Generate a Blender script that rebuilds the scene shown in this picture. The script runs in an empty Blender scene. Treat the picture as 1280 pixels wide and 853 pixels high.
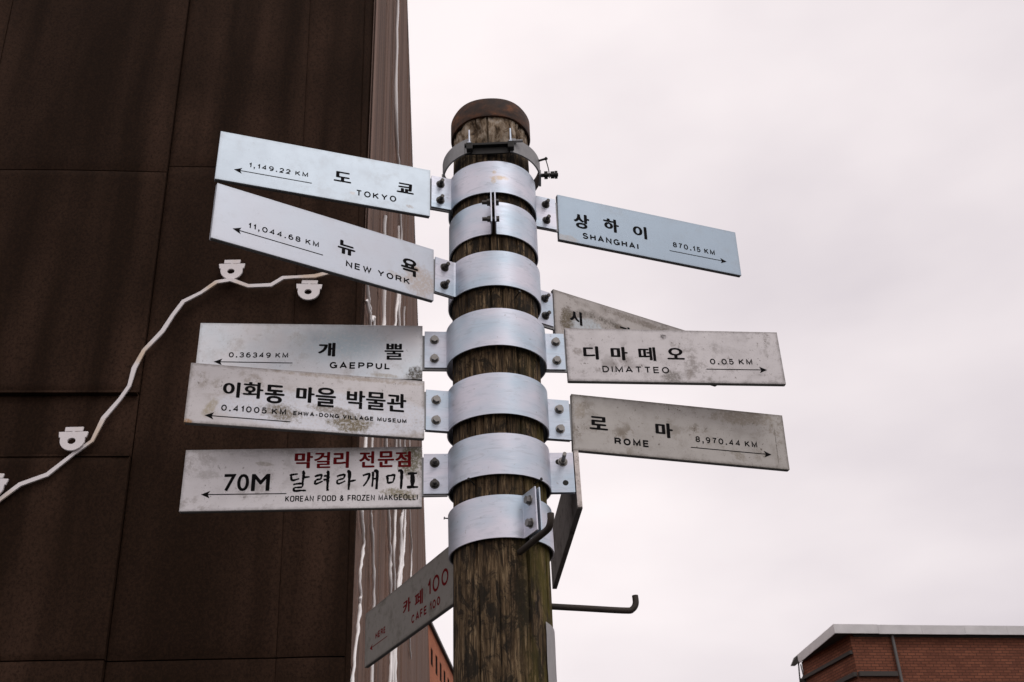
import bpy, bmesh, math, random
from math import sin, cos, pi, radians, sqrt, atan2
from mathutils import Vector, Matrix, noise

random.seed(7)
S = bpy.context.scene
COL = S.collection

# ------------------------------------------------------------------ camera, sky, sun, exposure
CZ = 1.6
PITCH, ROLL, FPX = radians(31.7257), radians(-2.5249), 1388.596
cam_d = bpy.data.cameras.new("camera")
cam = bpy.data.objects.new("camera", cam_d); COL.objects.link(cam)
_fw = Vector((0, cos(PITCH), sin(PITCH))); _yp = Vector((0, -sin(PITCH), cos(PITCH))); _xp = Vector((1, 0, 0))
_rt = _xp * cos(ROLL) + _yp * sin(ROLL); _up = -_xp * sin(ROLL) + _yp * cos(ROLL)
_m = Matrix(((_rt.x, _up.x, -_fw.x, 0), (_rt.y, _up.y, -_fw.y, 0), (_rt.z, _up.z, -_fw.z, CZ), (0, 0, 0, 1)))
cam.matrix_world = _m
cam_d.sensor_width = 36.0; cam_d.lens = FPX / 1280 * 36.0
cam_d.clip_start = 0.05; cam_d.clip_end = 2000
cam_d.dof.use_dof = True; cam_d.dof.focus_distance = 2.62; cam_d.dof.aperture_fstop = 20.0
S.camera = cam

SUN_EL, SUN_AZ = radians(52), radians(35)       # soft overcast sun behind the camera, to the right
world = bpy.data.worlds.new("World"); S.world = world; world.use_nodes = True
wt = world.node_tree; wn = wt.nodes; wl = wt.links
bg = wn["Background"]
sky = wn.new("ShaderNodeTexSky"); sky.sky_type = 'NISHITA'; sky.sun_disc = False
sky.sun_elevation = SUN_EL; sky.sun_rotation = pi - SUN_AZ; sky.dust_density = 4.0
hs = wn.new("ShaderNodeHueSaturation"); hs.inputs['Saturation'].default_value = 0.15
wl.new(sky.outputs[0], hs.inputs['Color'])
tc = wn.new("ShaderNodeTexCoord"); mp = wn.new("ShaderNodeMapping"); mp.inputs['Scale'].default_value = (1.0, 1.0, 2.2)
mp.inputs['Location'].default_value = (0.35, 0.1, 0.4)
wl.new(tc.outputs['Generated'], mp.inputs[0])
nz = wn.new("ShaderNodeTexNoise"); nz.inputs['Scale'].default_value = 1.7; nz.inputs['Detail'].default_value = 5; nz.inputs['Roughness'].default_value = 0.45
wl.new(mp.outputs[0], nz.inputs['Vector'])
cr = wn.new("ShaderNodeValToRGB")
cr.color_ramp.elements[0].position = 0.28; cr.color_ramp.elements[0].color = (0.69, 0.632, 0.668, 1)
cr.color_ramp.elements[1].position = 0.55; cr.color_ramp.elements[1].color = (0.985, 0.906, 0.911, 1)
wl.new(nz.outputs['Fac'], cr.inputs[0])
vm = wn.new("ShaderNodeVectorMath"); vm.operation = 'SCALE'; vm.inputs[3].default_value = 10.9
wl.new(cr.outputs[0], vm.inputs[0])
mx = wn.new("ShaderNodeMix"); mx.data_type = 'RGBA'; mx.inputs[0].default_value = 0.93
wl.new(hs.outputs[0], mx.inputs[6]); wl.new(vm.outputs[0], mx.inputs[7]); wl.new(mx.outputs[2], bg.inputs[0])
bg.inputs[1].default_value = 0.1

sun_d = bpy.data.lights.new("sun", 'SUN'); sun_d.energy = 0.8; sun_d.angle = radians(25); sun_d.color = (1, 0.965, 0.93)
sun = bpy.data.objects.new("sun", sun_d); COL.objects.link(sun)
_sd = Vector((sin(SUN_AZ) * cos(SUN_EL), -cos(SUN_AZ) * cos(SUN_EL), sin(SUN_EL)))   # towards the sun
sun.rotation_euler = _sd.to_track_quat('Z', 'Y').to_euler(); sun.location = _sd * 30

S.view_settings.view_transform = 'Standard'; S.view_settings.look = 'None'
S.view_settings.exposure = 0.0; S.view_settings.gamma = 1.0
try: S.view_settings.use_curve_mapping = False
except Exception: pass
S.cycles.max_bounces = 8

# ------------------------------------------------------------------ helpers
def link(name, me, mat=None, parent=None):
    o = bpy.data.objects.new(name, me); COL.objects.link(o)
    if mat is not None:
        for m in (mat if isinstance(mat, (list, tuple)) else [mat]): me.materials.append(m)
    if parent is not None: o.parent = parent
    return o

def obj(name, bm, mat=None, parent=None, smooth=None):
    bmesh.ops.recalc_face_normals(bm, faces=bm.faces[:])
    me = bpy.data.meshes.new(name); bm.to_mesh(me); bm.free()
    o = link(name, me, mat, parent)
    if smooth is not None:
        for p in me.polygons: p.use_smooth = True
        me.set_sharp_from_angle(angle=radians(smooth))
    return o

def tag(o, label=None, cat=None, group=None, kind=None):
    if label: o["label"] = label
    if cat: o["category"] = cat
    if group: o["group"] = group
    if kind: o["kind"] = kind
    return o

def empty(name, mat4, label, cat, group=None):
    o = bpy.data.objects.new(name, None); COL.objects.link(o); o.empty_display_size = 0.05
    o.matrix_world = mat4
    return tag(o, label, cat, group)

def box(bm, x0, x1, y0, y1, z0, z1, bev=0.0, mtx=None):
    vs = [bm.verts.new((x, y, z)) for x in (x0, x1) for y in (y0, y1) for z in (z0, z1)]
    f = [bm.faces.new([vs[i] for i in q]) for q in ((0, 1, 3, 2), (4, 6, 7, 5), (0, 4, 5, 1), (2, 3, 7, 6), (0, 2, 6, 4), (1, 5, 7, 3))]
    if bev:
        es = list({e for q in f for e in q.edges})
        r = bmesh.ops.bevel(bm, geom=es, offset=bev, segments=2, affect='EDGES', profile=0.6)
        vs = list({v for q in r['faces'] for v in q.verts} | {v for v in vs if v.is_valid})
    if mtx is not None: bmesh.ops.transform(bm, matrix=mtx, verts=vs)
    return vs

def tube(bm, pts, rad, n=10, caps=True):
    pts = [Vector(p) for p in pts]; rings = []
    ref = None
    for i, p in enumerate(pts):
        t = (pts[min(i + 1, len(pts) - 1)] - pts[max(i - 1, 0)]).normalized()
        if ref is None:
            ref = Vector((0, 0, 1)) if abs(t.z) < 0.9 else Vector((1, 0, 0))
        a = (ref - t * ref.dot(t)).normalized(); b = t.cross(a); ref = a
        r = rad[i] if isinstance(rad, (list, tuple)) else rad
        rings.append([bm.verts.new(p + (a * cos(k * 2 * pi / n) + b * sin(k * 2 * pi / n)) * r) for k in range(n)])
    for A, B in zip(rings, rings[1:]):
        for k in range(n): bm.faces.new((A[k], A[(k + 1) % n], B[(k + 1) % n], B[k]))
    if caps: bm.faces.new(rings[0]); bm.faces.new(rings[-1])

def smoothpts(pts, n=6):
    pts = [Vector(p) for p in pts]; out = []
    for i in range(len(pts) - 1):
        p0 = pts[max(i - 1, 0)]; p1 = pts[i]; p2 = pts[i + 1]; p3 = pts[min(i + 2, len(pts) - 1)]
        for k in range(n):
            t = k / n
            out.append(0.5 * ((2 * p1) + (p2 - p0) * t + (2 * p0 - 5 * p1 + 4 * p2 - p3) * t * t + (3 * p1 - p0 - 3 * p2 + p3) * t ** 3))
    return out + [pts[-1]]

def strip_band(bm, path, normals, th, z0, z1):
    """a thick strip: path of (x,y), outward normals, thickness, between z0 and z1"""
    L = []
    for (x, y), (nx, ny) in zip(path, normals):
        L.append([bm.verts.new((x, y, z0)), bm.verts.new((x + nx * th, y + ny * th, z0)),
                  bm.verts.new((x + nx * th, y + ny * th, z1)), bm.verts.new((x, y, z1))])
    for A, B in zip(L, L[1:]):
        for k in range(4): bm.faces.new((A[k], A[(k + 1) % 4], B[(k + 1) % 4], B[k]))
    bm.faces.new(L[0]); bm.faces.new(L[-1])

# ------------------------------------------------------------------ materials
class NT:
    def __init__(s, name):
        s.m = bpy.data.materials.new(name); s.m.use_nodes = True; s.t = s.m.node_tree; s.n = s.t.nodes; s.l = s.t.links
        s.b = s.n["Principled BSDF"]
        s.tc = s.n.new("ShaderNodeTexCoord")
    def co(s, scale=(1, 1, 1), loc=(0, 0, 0), out='Object'):
        m = s.n.new("ShaderNodeMapping"); m.inputs['Scale'].default_value = scale; m.inputs['Location'].default_value = loc
        s.l.new(s.tc.outputs[out], m.inputs[0]); return m.outputs[0]
    def noise(s, vec, scale=5, detail=4, rough=0.5, dist=0.0):
        q = s.n.new("ShaderNodeTexNoise"); q.inputs['Scale'].default_value = scale; q.inputs['Detail'].default_value = detail
        q.inputs['Roughness'].default_value = rough; q.inputs['Distortion'].default_value = dist
        s.l.new(vec, q.inputs['Vector']); return q.outputs['Fac']
    def ramp(s, fac, stops):
        q = s.n.new("ShaderNodeValToRGB"); e = q.color_ramp.elements
        while len(e) < len(stops): e.new(0.5)
        for k, (p, c) in zip(e, stops):
            k.position = p; k.color = (c if len(c) == 4 else (*c, 1)) if isinstance(c, (tuple, list)) else (c, c, c, 1)
        s.l.new(fac, q.inputs[0]); return q.outputs[0]
    def mix(s, fac, a, b, mode='MIX'):
        q = s.n.new("ShaderNodeMix"); q.data_type = 'RGBA'; q.blend_type = mode
        for i, v in ((0, fac), (6, a), (7, b)):
            if isinstance(v, bpy.types.NodeSocket): s.l.new(v, q.inputs[i])
            elif i == 0: q.inputs[0].default_value = v
            else: q.inputs[i].default_value = (*v, 1)
        return q.outputs[2]
    def math(s, op, a, b=0.0, c=0.0, clamp=False):
        q = s.n.new("ShaderNodeMath"); q.operation = op; q.use_clamp = clamp
        for i, v in enumerate((a, b, c)):
            if isinstance(v, bpy.types.NodeSocket): s.l.new(v, q.inputs[i])
            else: q.inputs[i].default_value = v
        return q.outputs[0]
    def blob(s, cx, cz, rx, rz, nscale=40, namp=1.2, soft=0.35, rot=0.0, seed=0.0):
        """stain or painted-reflection mask around (cx, cz) in the sign's own plane"""
        sub = s.n.new("ShaderNodeMapping"); sub.vector_type = 'TEXTURE'
        sub.inputs['Location'].default_value = (cx, 0, cz); sub.inputs['Rotation'].default_value = (0, rot, 0)
        sub.inputs['Scale'].default_value = (rx, 1.0, rz)
        s.l.new(s.tc.outputs['Object'], sub.inputs[0])
        sx = s.n.new("ShaderNodeSeparateXYZ"); s.l.new(sub.outputs[0], sx.inputs[0])
        d = s.math('SQRT', s.math('ADD', s.math('MULTIPLY', sx.outputs[0], sx.outputs[0]), s.math('MULTIPLY', sx.outputs[2], sx.outputs[2])))
        n = s.noise(s.co(loc=(seed, seed * 1.7, seed * .6)), nscale, 8, 0.74)
        v = s.math('SUBTRACT', s.math('ADD', s.math('MULTIPLY', s.math('SUBTRACT', n, 0.5), namp * 2), 1.0), d)
        q = s.n.new("ShaderNodeMapRange"); q.inputs[1].default_value = 0.0; q.inputs[2].default_value = soft
        s.l.new(v, q.inputs[0])
        gr = s.noise(s.co(loc=(seed + 2, seed, seed * .3)), 150, 5, 0.75)
        gm = s.ramp(gr, [(0.40, 0.40), (0.52, 1.0)])
        return s.math('MULTIPLY', q.outputs[0], gm), d
    def bump(s, h, strength=0.3, dist=0.002):
        q = s.n.new("ShaderNodeBump"); q.inputs['Strength'].default_value = strength; q.inputs['Distance'].default_value = dist
        s.l.new(h, q.inputs['Height']); s.l.new(q.outputs[0], s.b.inputs['Normal'])
    def set(s, color=None, rough=None, metal=None, spec=None):
        for k, v in (('Base Color', color), ('Roughness', rough), ('Metallic', metal), ('Specular IOR Level', spec)):
            if v is None: continue
            if isinstance(v, bpy.types.NodeSocket): s.l.new(v, s.b.inputs[k])
            else: s.b.inputs[k].default_value = (*v, 1) if isinstance(v, tuple) else v
        return s.m

def simple(name, col, rough=0.5, metal=0.0, var=0.25, scale=30):
    t = NT(name); n = t.noise(t.co(), scale, 5, 0.6)
    c = t.mix(n, tuple(k * (1 - var) for k in col), tuple(k * (1 + var) for k in col))
    r = t.ramp(n, [(0.2, max(rough - .1, .05)), (0.8, min(rough + .12, 1))])
    t.bump(n, 0.15, 0.001)
    return t.set(c, r, metal)

def sign_mat(name, base, dirt=(0.30, 0.26, 0.22), dirt_amt=0.3, speck=0.3, blobs=(), metal=0.55, rough=0.42, seed=0.0, tint=None):
    t = NT(name)
    big = t.noise(t.co(loc=(seed, 0, seed)), 7, 4, 0.55)
    fine = t.noise(t.co((3, 3, 60), (seed, 2, 1)), 6, 3, 0.5)
    base = tuple(min(k * 1.10, 0.8) for k in base)
    c = t.mix(t.ramp(big, [(0.30, 0.0), (0.75, 1.0)]), base, tint or tuple(k * 0.93 for k in base))
    c = t.mix(t.math('MULTIPLY', fine, 0.10), c, (0.35, 0.35, 0.37))
    g = t.noise(t.co(loc=(seed + 3, 1, seed)), 24, 10, 0.74)
    area = t.ramp(t.noise(t.co(loc=(seed + 1, 5, seed)), 9, 3, .5), [(0.46, 0.12), (0.60, 1.0)])
    gm = t.math('MULTIPLY', t.ramp(g, [(0.50, 0.0), (0.60, 1.0)]), area)
    c = t.mix(t.math('MULTIPLY', gm, min(dirt_amt * 1.25, 1)), c, dirt)
    patch = t.ramp(t.noise(t.co(loc=(seed, 7, 2)), 20, 5, .65), [(0.44, 0.08), (0.60, 1.0)])
    for sc_, lo_, hi_, off_ in ((130, 0.62, 0.67, 0.0), (330, 0.60, 0.68, 5.0)):
        sp = t.noise(t.co((1, 1, 0.8), (seed + 9 + off_, 4, seed)), sc_, 4, 0.65)
        spm = t.math('MULTIPLY', t.ramp(sp, [(lo_, 0.0), (hi_, 1.0)]), patch)
        c = t.mix(t.math('MULTIPLY', spm, speck), c, (0.09, 0.07, 0.055))
    # fine scratches
    scn = t.noise(t.co((4, 4, 220), (seed, 3, seed * 2)), 5, 2, 0.5)
    c = t.mix(t.math('MULTIPLY', t.ramp(scn, [(0.66, 0.0), (0.72, 1.0)]), 0.12 + 0.3 * speck), c, (0.28, 0.26, 0.25))
    # grime and bare metal creeping in from the rim
    gx = t.n.new("ShaderNodeSeparateXYZ"); t.l.new(t.tc.outputs['Generated'], gx.inputs[0])
    ez = t.math('MULTIPLY', t.math('SUBTRACT', 0.5, t.math('ABSOLUTE', t.math('SUBTRACT', gx.outputs[2], 0.5))), 0.1485)
    ex = t.math('MULTIPLY', t.math('SUBTRACT', 0.5, t.math('ABSOLUTE', t.math('SUBTRACT', gx.outputs[0], 0.5))), 0.54)
    ed = t.math('MINIMUM', ez, ex)
    rn = t.noise(t.co(loc=(seed, 2, seed + 5)), 90, 6, 0.75)
    rm = t.ramp(t.math('SUBTRACT', t.math('MULTIPLY', rn, 0.016), ed), [(0.0025, 0.0), (0.006, 1.0)])
    c = t.mix(t.math('MULTIPLY', rm, min(0.10 + 0.6 * speck, 0.6)), c, tuple(k * 0.4 for k in dirt))
    for i, (cx, cz, rx, rz, col, amt, ns, na, so, rot) in enumerate(blobs):
        m, d = t.blob(cx, cz, rx, rz, ns * 1.5, na * 1.1, so * 0.7, rot, seed + i * 3.1)
        c = t.mix(t.math('MULTIPLY', m, amt), c, col)
    r = t.ramp(g, [(0.3, rough - 0.02), (0.75, min(rough + 0.05 + 0.4 * dirt_amt, 1))])
    t.bump(g, 0.05 * dirt_amt + 0.01, 0.001)
    return t.set(c, r, metal)

def band_material(stain=False):
    t = NT("galvanised_band")
    oi = t.n.new("ShaderNodeObjectInfo")
    def cr(scale):
        q = t.n.new("ShaderNodeVectorMath"); q.operation = 'MULTIPLY_ADD'
        t.l.new(oi.outputs['Random'], q.inputs[0]); q.inputs[1].default_value = (37, 53, 29); t.l.new(t.co(scale), q.inputs[2]); return q.outputs[0]
    w = t.noise(cr((1.2, 1.2, 2)), 6, 3, 0.5)
    st = t.noise(cr((5, 5, 120)), 4, 4, 0.6)
    sm = t.noise(cr((7, 7, 34)), 3.0, 6, 0.65, 0.8)
    c = t.mix(t.ramp(w, [(0.36, 0.0), (0.64, 1.0)]), (0.46, 0.55, 0.64), (0.62, 0.615, 0.69))
    c = t.mix(t.math('MULTIPLY', t.ramp(sm, [(0.52, 0.0), (0.70, 1.0)]), 0.55), c, (0.36, 0.40, 0.46))
    c = t.mix(t.math('MULTIPLY', t.ramp(st, [(0.56, 0.0), (0.66, 1.0)]), 0.25), c, (0.80, 0.80, 0.84))
    sp = t.noise(cr((1, 1, 1)), 110, 4, 0.6)
    c = t.mix(t.math('MULTIPLY', t.ramp(sp, [(0.66, 0.0), (0.72, 1.0)]), 0.45), c, (0.20, 0.18, 0.17))
    if stain:
        for cx, cz, rx, rz in ((-0.032, 0.013, 0.006, 0.007), (-0.033, -0.014, 0.008, 0.010), (-0.02, -0.004, 0.028, 0.008)):
            m, d = t.blob(cx, cz, rx, rz, 90, 0.9, 0.6)
            c = t.mix(t.math('MULTIPLY', m, 0.6), c, (0.50, 0.34, 0.14))
    r = t.ramp(st, [(0.3, 0.38), (0.7, 0.56)])
    t.bump(st, 0.10, 0.0006)
    return t.set(c, r, 0.68)

def wood_material():
    t = NT("weathered_timber")
    g1 = t.noise(t.co((52, 52, 5.0)), 1.6, 10, 0.76, 0.9)
    g2 = t.noise(t.co((95, 95, 2.0), (2, 5, 1)), 1.1, 3, 0.5, 0.3)
    pat = t.noise(t.co((13, 13, 9), (4, 0, 2)), 1.7, 10, 0.76, 0.8)
    fib = t.noise(t.co((300, 300, 40), (1, 7, 3)), 1.0, 3, 0.6)
    c = t.ramp(g1, [(0.34, (0.012, 0.008, 0.005)), (0.44, (0.042, 0.026, 0.013)), (0.52, (0.115, 0.074, 0.038)), (0.63, (0.33, 0.235, 0.135))])
    c = t.mix(t.math('MULTIPLY', fib, 0.40), c, (0.03, 0.02, 0.012))
    c = t.mix(t.ramp(g2, [(0.455, 0.0), (0.485, 0.95), (0.495, 0.95), (0.525, 0.0)]), c, (0.008, 0.006, 0.004))
    c = t.mix(t.math('MULTIPLY', t.ramp(pat, [(0.49, 0.0), (0.55, 1.0)]), 0.88), c, (0.013, 0.0105, 0.007))
    # moss on the right-hand side, low down
    sx = t.n.new("ShaderNodeSeparateXYZ"); t.l.new(t.tc.outputs['Object'], sx.inputs[0])
    mo = t.noise(t.co((14, 14, 4), (1, 1, 8)), 1.6, 6, 0.65)
    side = t.n.new("ShaderNodeMapRange"); side.inputs[1].default_value = -0.02; side.inputs[2].default_value = 0.06; t.l.new(sx.outputs[0], side.inputs[0])
    low = t.n.new("ShaderNodeMapRange"); low.inputs[1].default_value = 3.1; low.inputs[2].default_value = 2.4; t.l.new(sx.outputs[2], low.inputs[0])
    mm = t.math('MULTIPLY', t.math('MULTIPLY', side.outputs[0], low.outputs[0]), t.ramp(mo, [(0.42, 0.0), (0.56, 1.0)]))
    c = t.mix(t.math('MULTIPLY', mm, 0.75), c, (0.12, 0.098, 0.016))
    wet, d_ = t.blob(0.0, 2.36, 0.024, 0.10, 30, 0.6, 0.7)
    c = t.mix(t.math('MULTIPLY', wet, 0.8), c, (0.018, 0.013, 0.008))
    # bleached, pitted head of the post
    top = t.n.new("ShaderNodeMapRange"); top.inputs[1].default_value = 3.55; top.inputs[2].default_value = 3.62; t.l.new(sx.outputs[2], top.inputs[0])
    pt = t.noise(t.co((34, 34, 16), (5, 3, 1)), 1.5, 7, 0.7, 0.6)
    tcol = t.ramp(pt, [(0.36, (0.016, 0.011, 0.008)), (0.45, (0.15, 0.10, 0.06)), (0.54, (0.36, 0.28, 0.20)), (0.66, (0.60, 0.53, 0.45))])
    c = t.mix(t.math('MULTIPLY', top.outputs[0], 0.75), c, tcol)
    t.bump(t.math('ADD', g1, t.math('MULTIPLY', g2, 0.6)), 0.9, 0.006)
    return t.set(c, 0.9, 0.0, 0.25)

def cladding_material(name, base, light, rough, gloss_var=0.1, spec=0.05, stripes=False):
    t = NT(name)
    a = t.noise(t.co((4.2, 4.2, 0.35)), 1.2, 3, 0.45)
    b = t.noise(t.co((0.9, 0.9, 0.7), (3, 2, 5)), 1.0, 4, 0.5)
    f = t.noise(t.co((1, 1, .8)), 75, 8, 0.9)
    patch = t.math('MULTIPLY', t.math('MULTIPLY', t.ramp(a, [(0.38, 0.05), (0.66, 1.0)]), t.ramp(b, [(0.40, 0.2), (0.60, 1.0)])), t.ramp(f, [(0.42, 0.10), (0.58, 1.0)]))
    c = t.mix(patch, base, light)
    c = t.mix(t.math('MULTIPLY', t.ramp(f, [(0.47, 0.0), (0.58, 1.0)]), 0.55), c, tuple(k * 2.6 for k in base))
    if stripes:  # dark and light streaks imitate grazing reflections on the side sheets
        sx = t.noise(t.co((0, 3.4, 0.05)), 1.0, 5, 0.7)
        c = t.mix(t.ramp(sx, [(0.36, 0.75), (0.50, 0.0)]), c, tuple(k * 0.45 for k in base))
        c = t.mix(t.ramp(sx, [(0.54, 0.0), (0.66, 0.8)]), c, tuple(k * 1.35 for k in light))
    r = t.ramp(f, [(0.25, rough - gloss_var), (0.75, rough + gloss_var)])
    t.bump(f, 0.12, 0.002)
    return t.set(c, r, 0.0, spec)

def brick_material(name, c1, c2, mortar):
    t = NT(name)
    br = t.n.new("ShaderNodeTexBrick"); t.l.new(t.tc.outputs['UV'], br.inputs['Vector'])
    br.inputs['Scale'].default_value = 1.0; br.inputs['Brick Width'].default_value = 0.27; br.inputs['Row Height'].default_value = 0.092
    br.inputs['Mortar Size'].default_value = 0.013; br.inputs['Mortar Smooth'].default_value = 0.2; br.inputs['Bias'].default_value = -0.1
    br.inputs['Color1'].default_value = (*c1, 1); br.inputs['Color2'].default_value = (*c2, 1); br.inputs['Mortar'].default_value = (*mortar, 1)
    n = t.noise(t.co((1, 1, .5), out='UV'), 1.1, 6, 0.6)
    c = t.mix(t.math('MULTIPLY', t.ramp(n, [(0.45, 0.0), (0.7, 1.0)]), 0.5), br.outputs['Color'], tuple(k * 0.35 for k in c1))
    f = t.noise(t.co(out='UV'), 14, 3, 0.7)
    c = t.mix(t.math('MULTIPLY', f, 0.35), c, tuple(k * 1.5 for k in c2))
    t.bump(br.outputs['Fac'], -0.4, 0.01)
    return t.set(c, 0.9, 0.0, 0.2)

M_WOOD = wood_material()
M_BAND = band_material(); M_BAND1 = band_material(True)
M_EDGE = simple("dark_sign_edge", (0.10, 0.10, 0.10), 0.6, 0.3)
M_BOLT = simple("steel_bolt", (0.22, 0.21, 0.20), 0.38, 0.9, 0.3, 120)
M_DARKBOLT = simple("grimy_bolt", (0.07, 0.065, 0.06), 0.42, 0.7, 0.4, 120)
M_GALV = simple("grey_galvanised_steel", (0.25, 0.25, 0.255), 0.55, 0.4, 0.4, 50)
M_BLACK = simple("black_paint", (0.02, 0.019, 0.018), 0.55, 0.6, 0.4, 60)
M_STEP = simple("brown_black_rod", (0.034, 0.025, 0.019), 0.7, 0.2, 0.8, 45)
M_INK = simple("black_lettering", (0.006, 0.0055, 0.006), 0.8, 0.0, 0.3, 200); M_INK.node_tree.nodes["Principled BSDF"].inputs["Specular IOR Level"].default_value = 0.08
M_RED = simple("dark_red_lettering", (0.13, 0.006, 0.008), 0.8, 0.0, 0.3, 150); M_RED.node_tree.nodes["Principled BSDF"].inputs["Specular IOR Level"].default_value = 0.1
M_WHITE = simple("white_cable", (0.90, 0.875, 0.87), 0.6, 0.0, 0.03, 25)
M_PAPER = simple("paper_white", (0.62, 0.60, 0.61), 0.7, 0.0, 0.12, 60)

def rust_material():
    t = NT("rusted_cap")
    n = t.noise(t.co((1, 1, 1.5)), 28, 7, 0.65); b = t.noise(t.co(loc=(3, 1, 0)), 9, 5, 0.6)
    c = t.ramp(n, [(0.30, (0.014, 0.008, 0.006)), (0.50, (0.055, 0.024, 0.012)), (0.62, (0.12, 0.045, 0.017)), (0.76, (0.26, 0.085, 0.022))])
    c = t.mix(t.ramp(b, [(0.40, 0.0), (0.65, 0.6)]), c, (0.016, 0.011, 0.009))
    t.bump(n, 0.5, 0.003)
    return t.set(c, 0.75, 0.25)
M_RUST = rust_material()

def white_art_material():
    t = NT("white_sheet_cutout")
    n = t.noise(t.co(), 9, 4, 0.5); f = t.noise(t.co(loc=(4, 4, 1)), 3.2, 3, 0.5)
    c = t.mix(n, (0.64, 0.60, 0.61), (0.74, 0.70, 0.71))
    c = t.mix(t.ramp(f, [(0.53, 0.0), (0.66, 0.85)]), c, (0.58, 0.44, 0.31))
    return t.set(c, 0.5, 0.0)
M_ART = white_art_material()

# ------------------------------------------------------------------ ground
def ground_material():
    t = NT("asphalt"); n = t.noise(t.co(), 3, 8, 0.7); f = t.noise(t.co(), 180, 3, 0.7)
    c = t.mix(n, (0.040, 0.038, 0.037), (0.070, 0.066, 0.063)); c = t.mix(t.math('MULTIPLY', f, 0.4), c, (0.10, 0.095, 0.09))
    t.bump(f, 0.4, 0.004); return t.set(c, 0.85)
bm = bmesh.new()
_r = 600
vs = [bm.verts.new(p) for p in ((-_r, -_r, 0), (_r, -_r, 0), (_r, _r, 0), (-_r, _r, 0))]; bm.faces.new(vs)
tag(obj("ground", bm, ground_material()), kind="structure")

# ------------------------------------------------------------------ dark metal-clad building
A_F = radians(5.0); FD = Vector((cos(A_F), sin(A_F), 0)); FN = Vector((sin(A_F), -cos(A_F), 0))      # front face: direction, outward normal
A_S = radians(-4.42); SD = Vector((sin(A_S), cos(A_S), 0)); SN = Vector((cos(A_S), -sin(A_S), 0))    # side face
CORNER = Vector((-0.804, 4.990, 0)); ROOF_Z = 13.4; SIDE_L = 40.3
bld = empty("metal_clad_building", Matrix.Translation(CORNER), "dark brown metal clad building with large seamed wall panels behind the post", "building")

def fpt(x, z, off=0.0): return FD * x + FN * off + Vector((0, 0, z))
def spt(s, z, off=0.0): return SD * s + SN * off + Vector((0, 0, z))

SEAMS = [lambda z: -0.0113 * (z - 2.94), lambda z: -0.318 - 0.0217 * (z - 3.06), lambda z: -1.062 - 0.0268 * (z - 2.96),
         lambda z: -2.045 - 0.052 * (z - 3.0), lambda z: -3.02 - 0.06 * (z - 3.0), lambda z: -4.1 - 0.06 * (z - 3.0), lambda z: -6.6 - 0.06 * (z - 3)]
ROWS_R = [0.12, 3.053, 5.915, 8.78, 11.6, ROOF_Z]
ROWS_L = [0.12, 3.053, 4.048, 4.408, 5.855, 8.75, 11.6, ROOF_Z]
M_CLAD = cladding_material("dark_brown_cladding", (0.0115, 0.0060, 0.0035), (0.085, 0.047, 0.032), 0.8)
M_CLAD_S = cladding_material("brown_cladding_sky_sheen", (0.100, 0.060, 0.044), (0.20, 0.125, 0.095), 0.65, 0.06, 0.03, True)  # side face: sky sheen at the grazing angle is put into the colour
M_GAP = simple("seam_shadow_backing", (0.012, 0.009, 0.007), 0.9)
# core mass of the building, set back behind the panels
bm = bmesh.new()
core = [fpt(SEAMS[6](0), 0, -0.06), spt(0.02, 0, -0.07) + FN * -0.06, spt(SIDE_L - 0.1, 0, -0.07), spt(SIDE_L - 0.1, 0, -9)]
core.append(fpt(SEAMS[6](0), 0, -12))
lo = [bm.verts.new(p) for p in core]; hi = [bm.verts.new(p + Vector((0, 0, ROOF_Z - 0.1))) for p in core]
for i in range(5): bm.faces.new((lo[i], lo[(i + 1) % 5], hi[(i + 1) % 5], hi[i]))
bm.faces.new(hi)
obj("wall", bm, M_GAP, bld)

def panel(xl, xr, z0, z1, off, depth, bow, gl=0.004, gr=0.004):
    """one cladding panel with a rolled edge and a slight bow"""
    bm = bmesh.new(); nx, nzs = 24, 60; g = 0.003
    grid = []
    for j in range(nzs + 1):
        z = z0 + g + (z1 - z0 - 2 * g) * j / nzs; row = []
        for i in range(nx + 1):
            a, b = xl(z) + gl, xr(z) - gr
            u = i / nx; x = a + (b - a) * u
            e = min(u, 1 - u) * (b - a); ev = min(z - z0, z1 - z)
            edge = -max(0.007 * max(0, 1 - e / 0.02) ** 2, 0.010 * max(0, 1 - ev / 0.03) ** 2)
            wob = bow * (noise.noise(Vector((x * 1.3, z * 0.5, off * 90))) * 0.8 + 4 * u * (1 - u) * 0.5)
            row.append(bm.verts.new(fpt(x, z, off + wob + edge)))
        grid.append(row)
    for j in range(nzs):
        for i in range(nx): bm.faces.new((grid[j][i], grid[j][i + 1], grid[j + 1][i + 1], grid[j + 1][i]))
    # returns
    edge = [grid[0][i] for i in range(nx + 1)] + [grid[j][nx] for j in range(1, nzs + 1)] + [grid[nzs][i] for i in range(nx - 1, -1, -1)] + [grid[j][0] for j in range(nzs - 1, 0, -1)]
    back = [bm.verts.new(v.co - FN * depth) for v in edge]
    n = len(edge)
    for k in range(n): bm.faces.new((edge[k], edge[(k + 1) % n], back[(k + 1) % n], back[k]))
    return bm
for c in range(6):
    rows = ROWS_R if c < 2 else ROWS_L
    for r in range(len(rows) - 1):
        off = 0.0 if c < 2 else 0.028
        if c >= 2 and abs(rows[r] - 4.048) < .01: off = 0.006          # recessed strip on the left
        o = obj("wall_panel", panel(SEAMS[c + 1], SEAMS[c], rows[r], rows[r + 1], off, 0.05 + off, 0.012, 0.001 if c == 0 else 0.0025, 0.001 if c == 1 else 0.0025), M_CLAD, bld, smooth=40)
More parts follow.
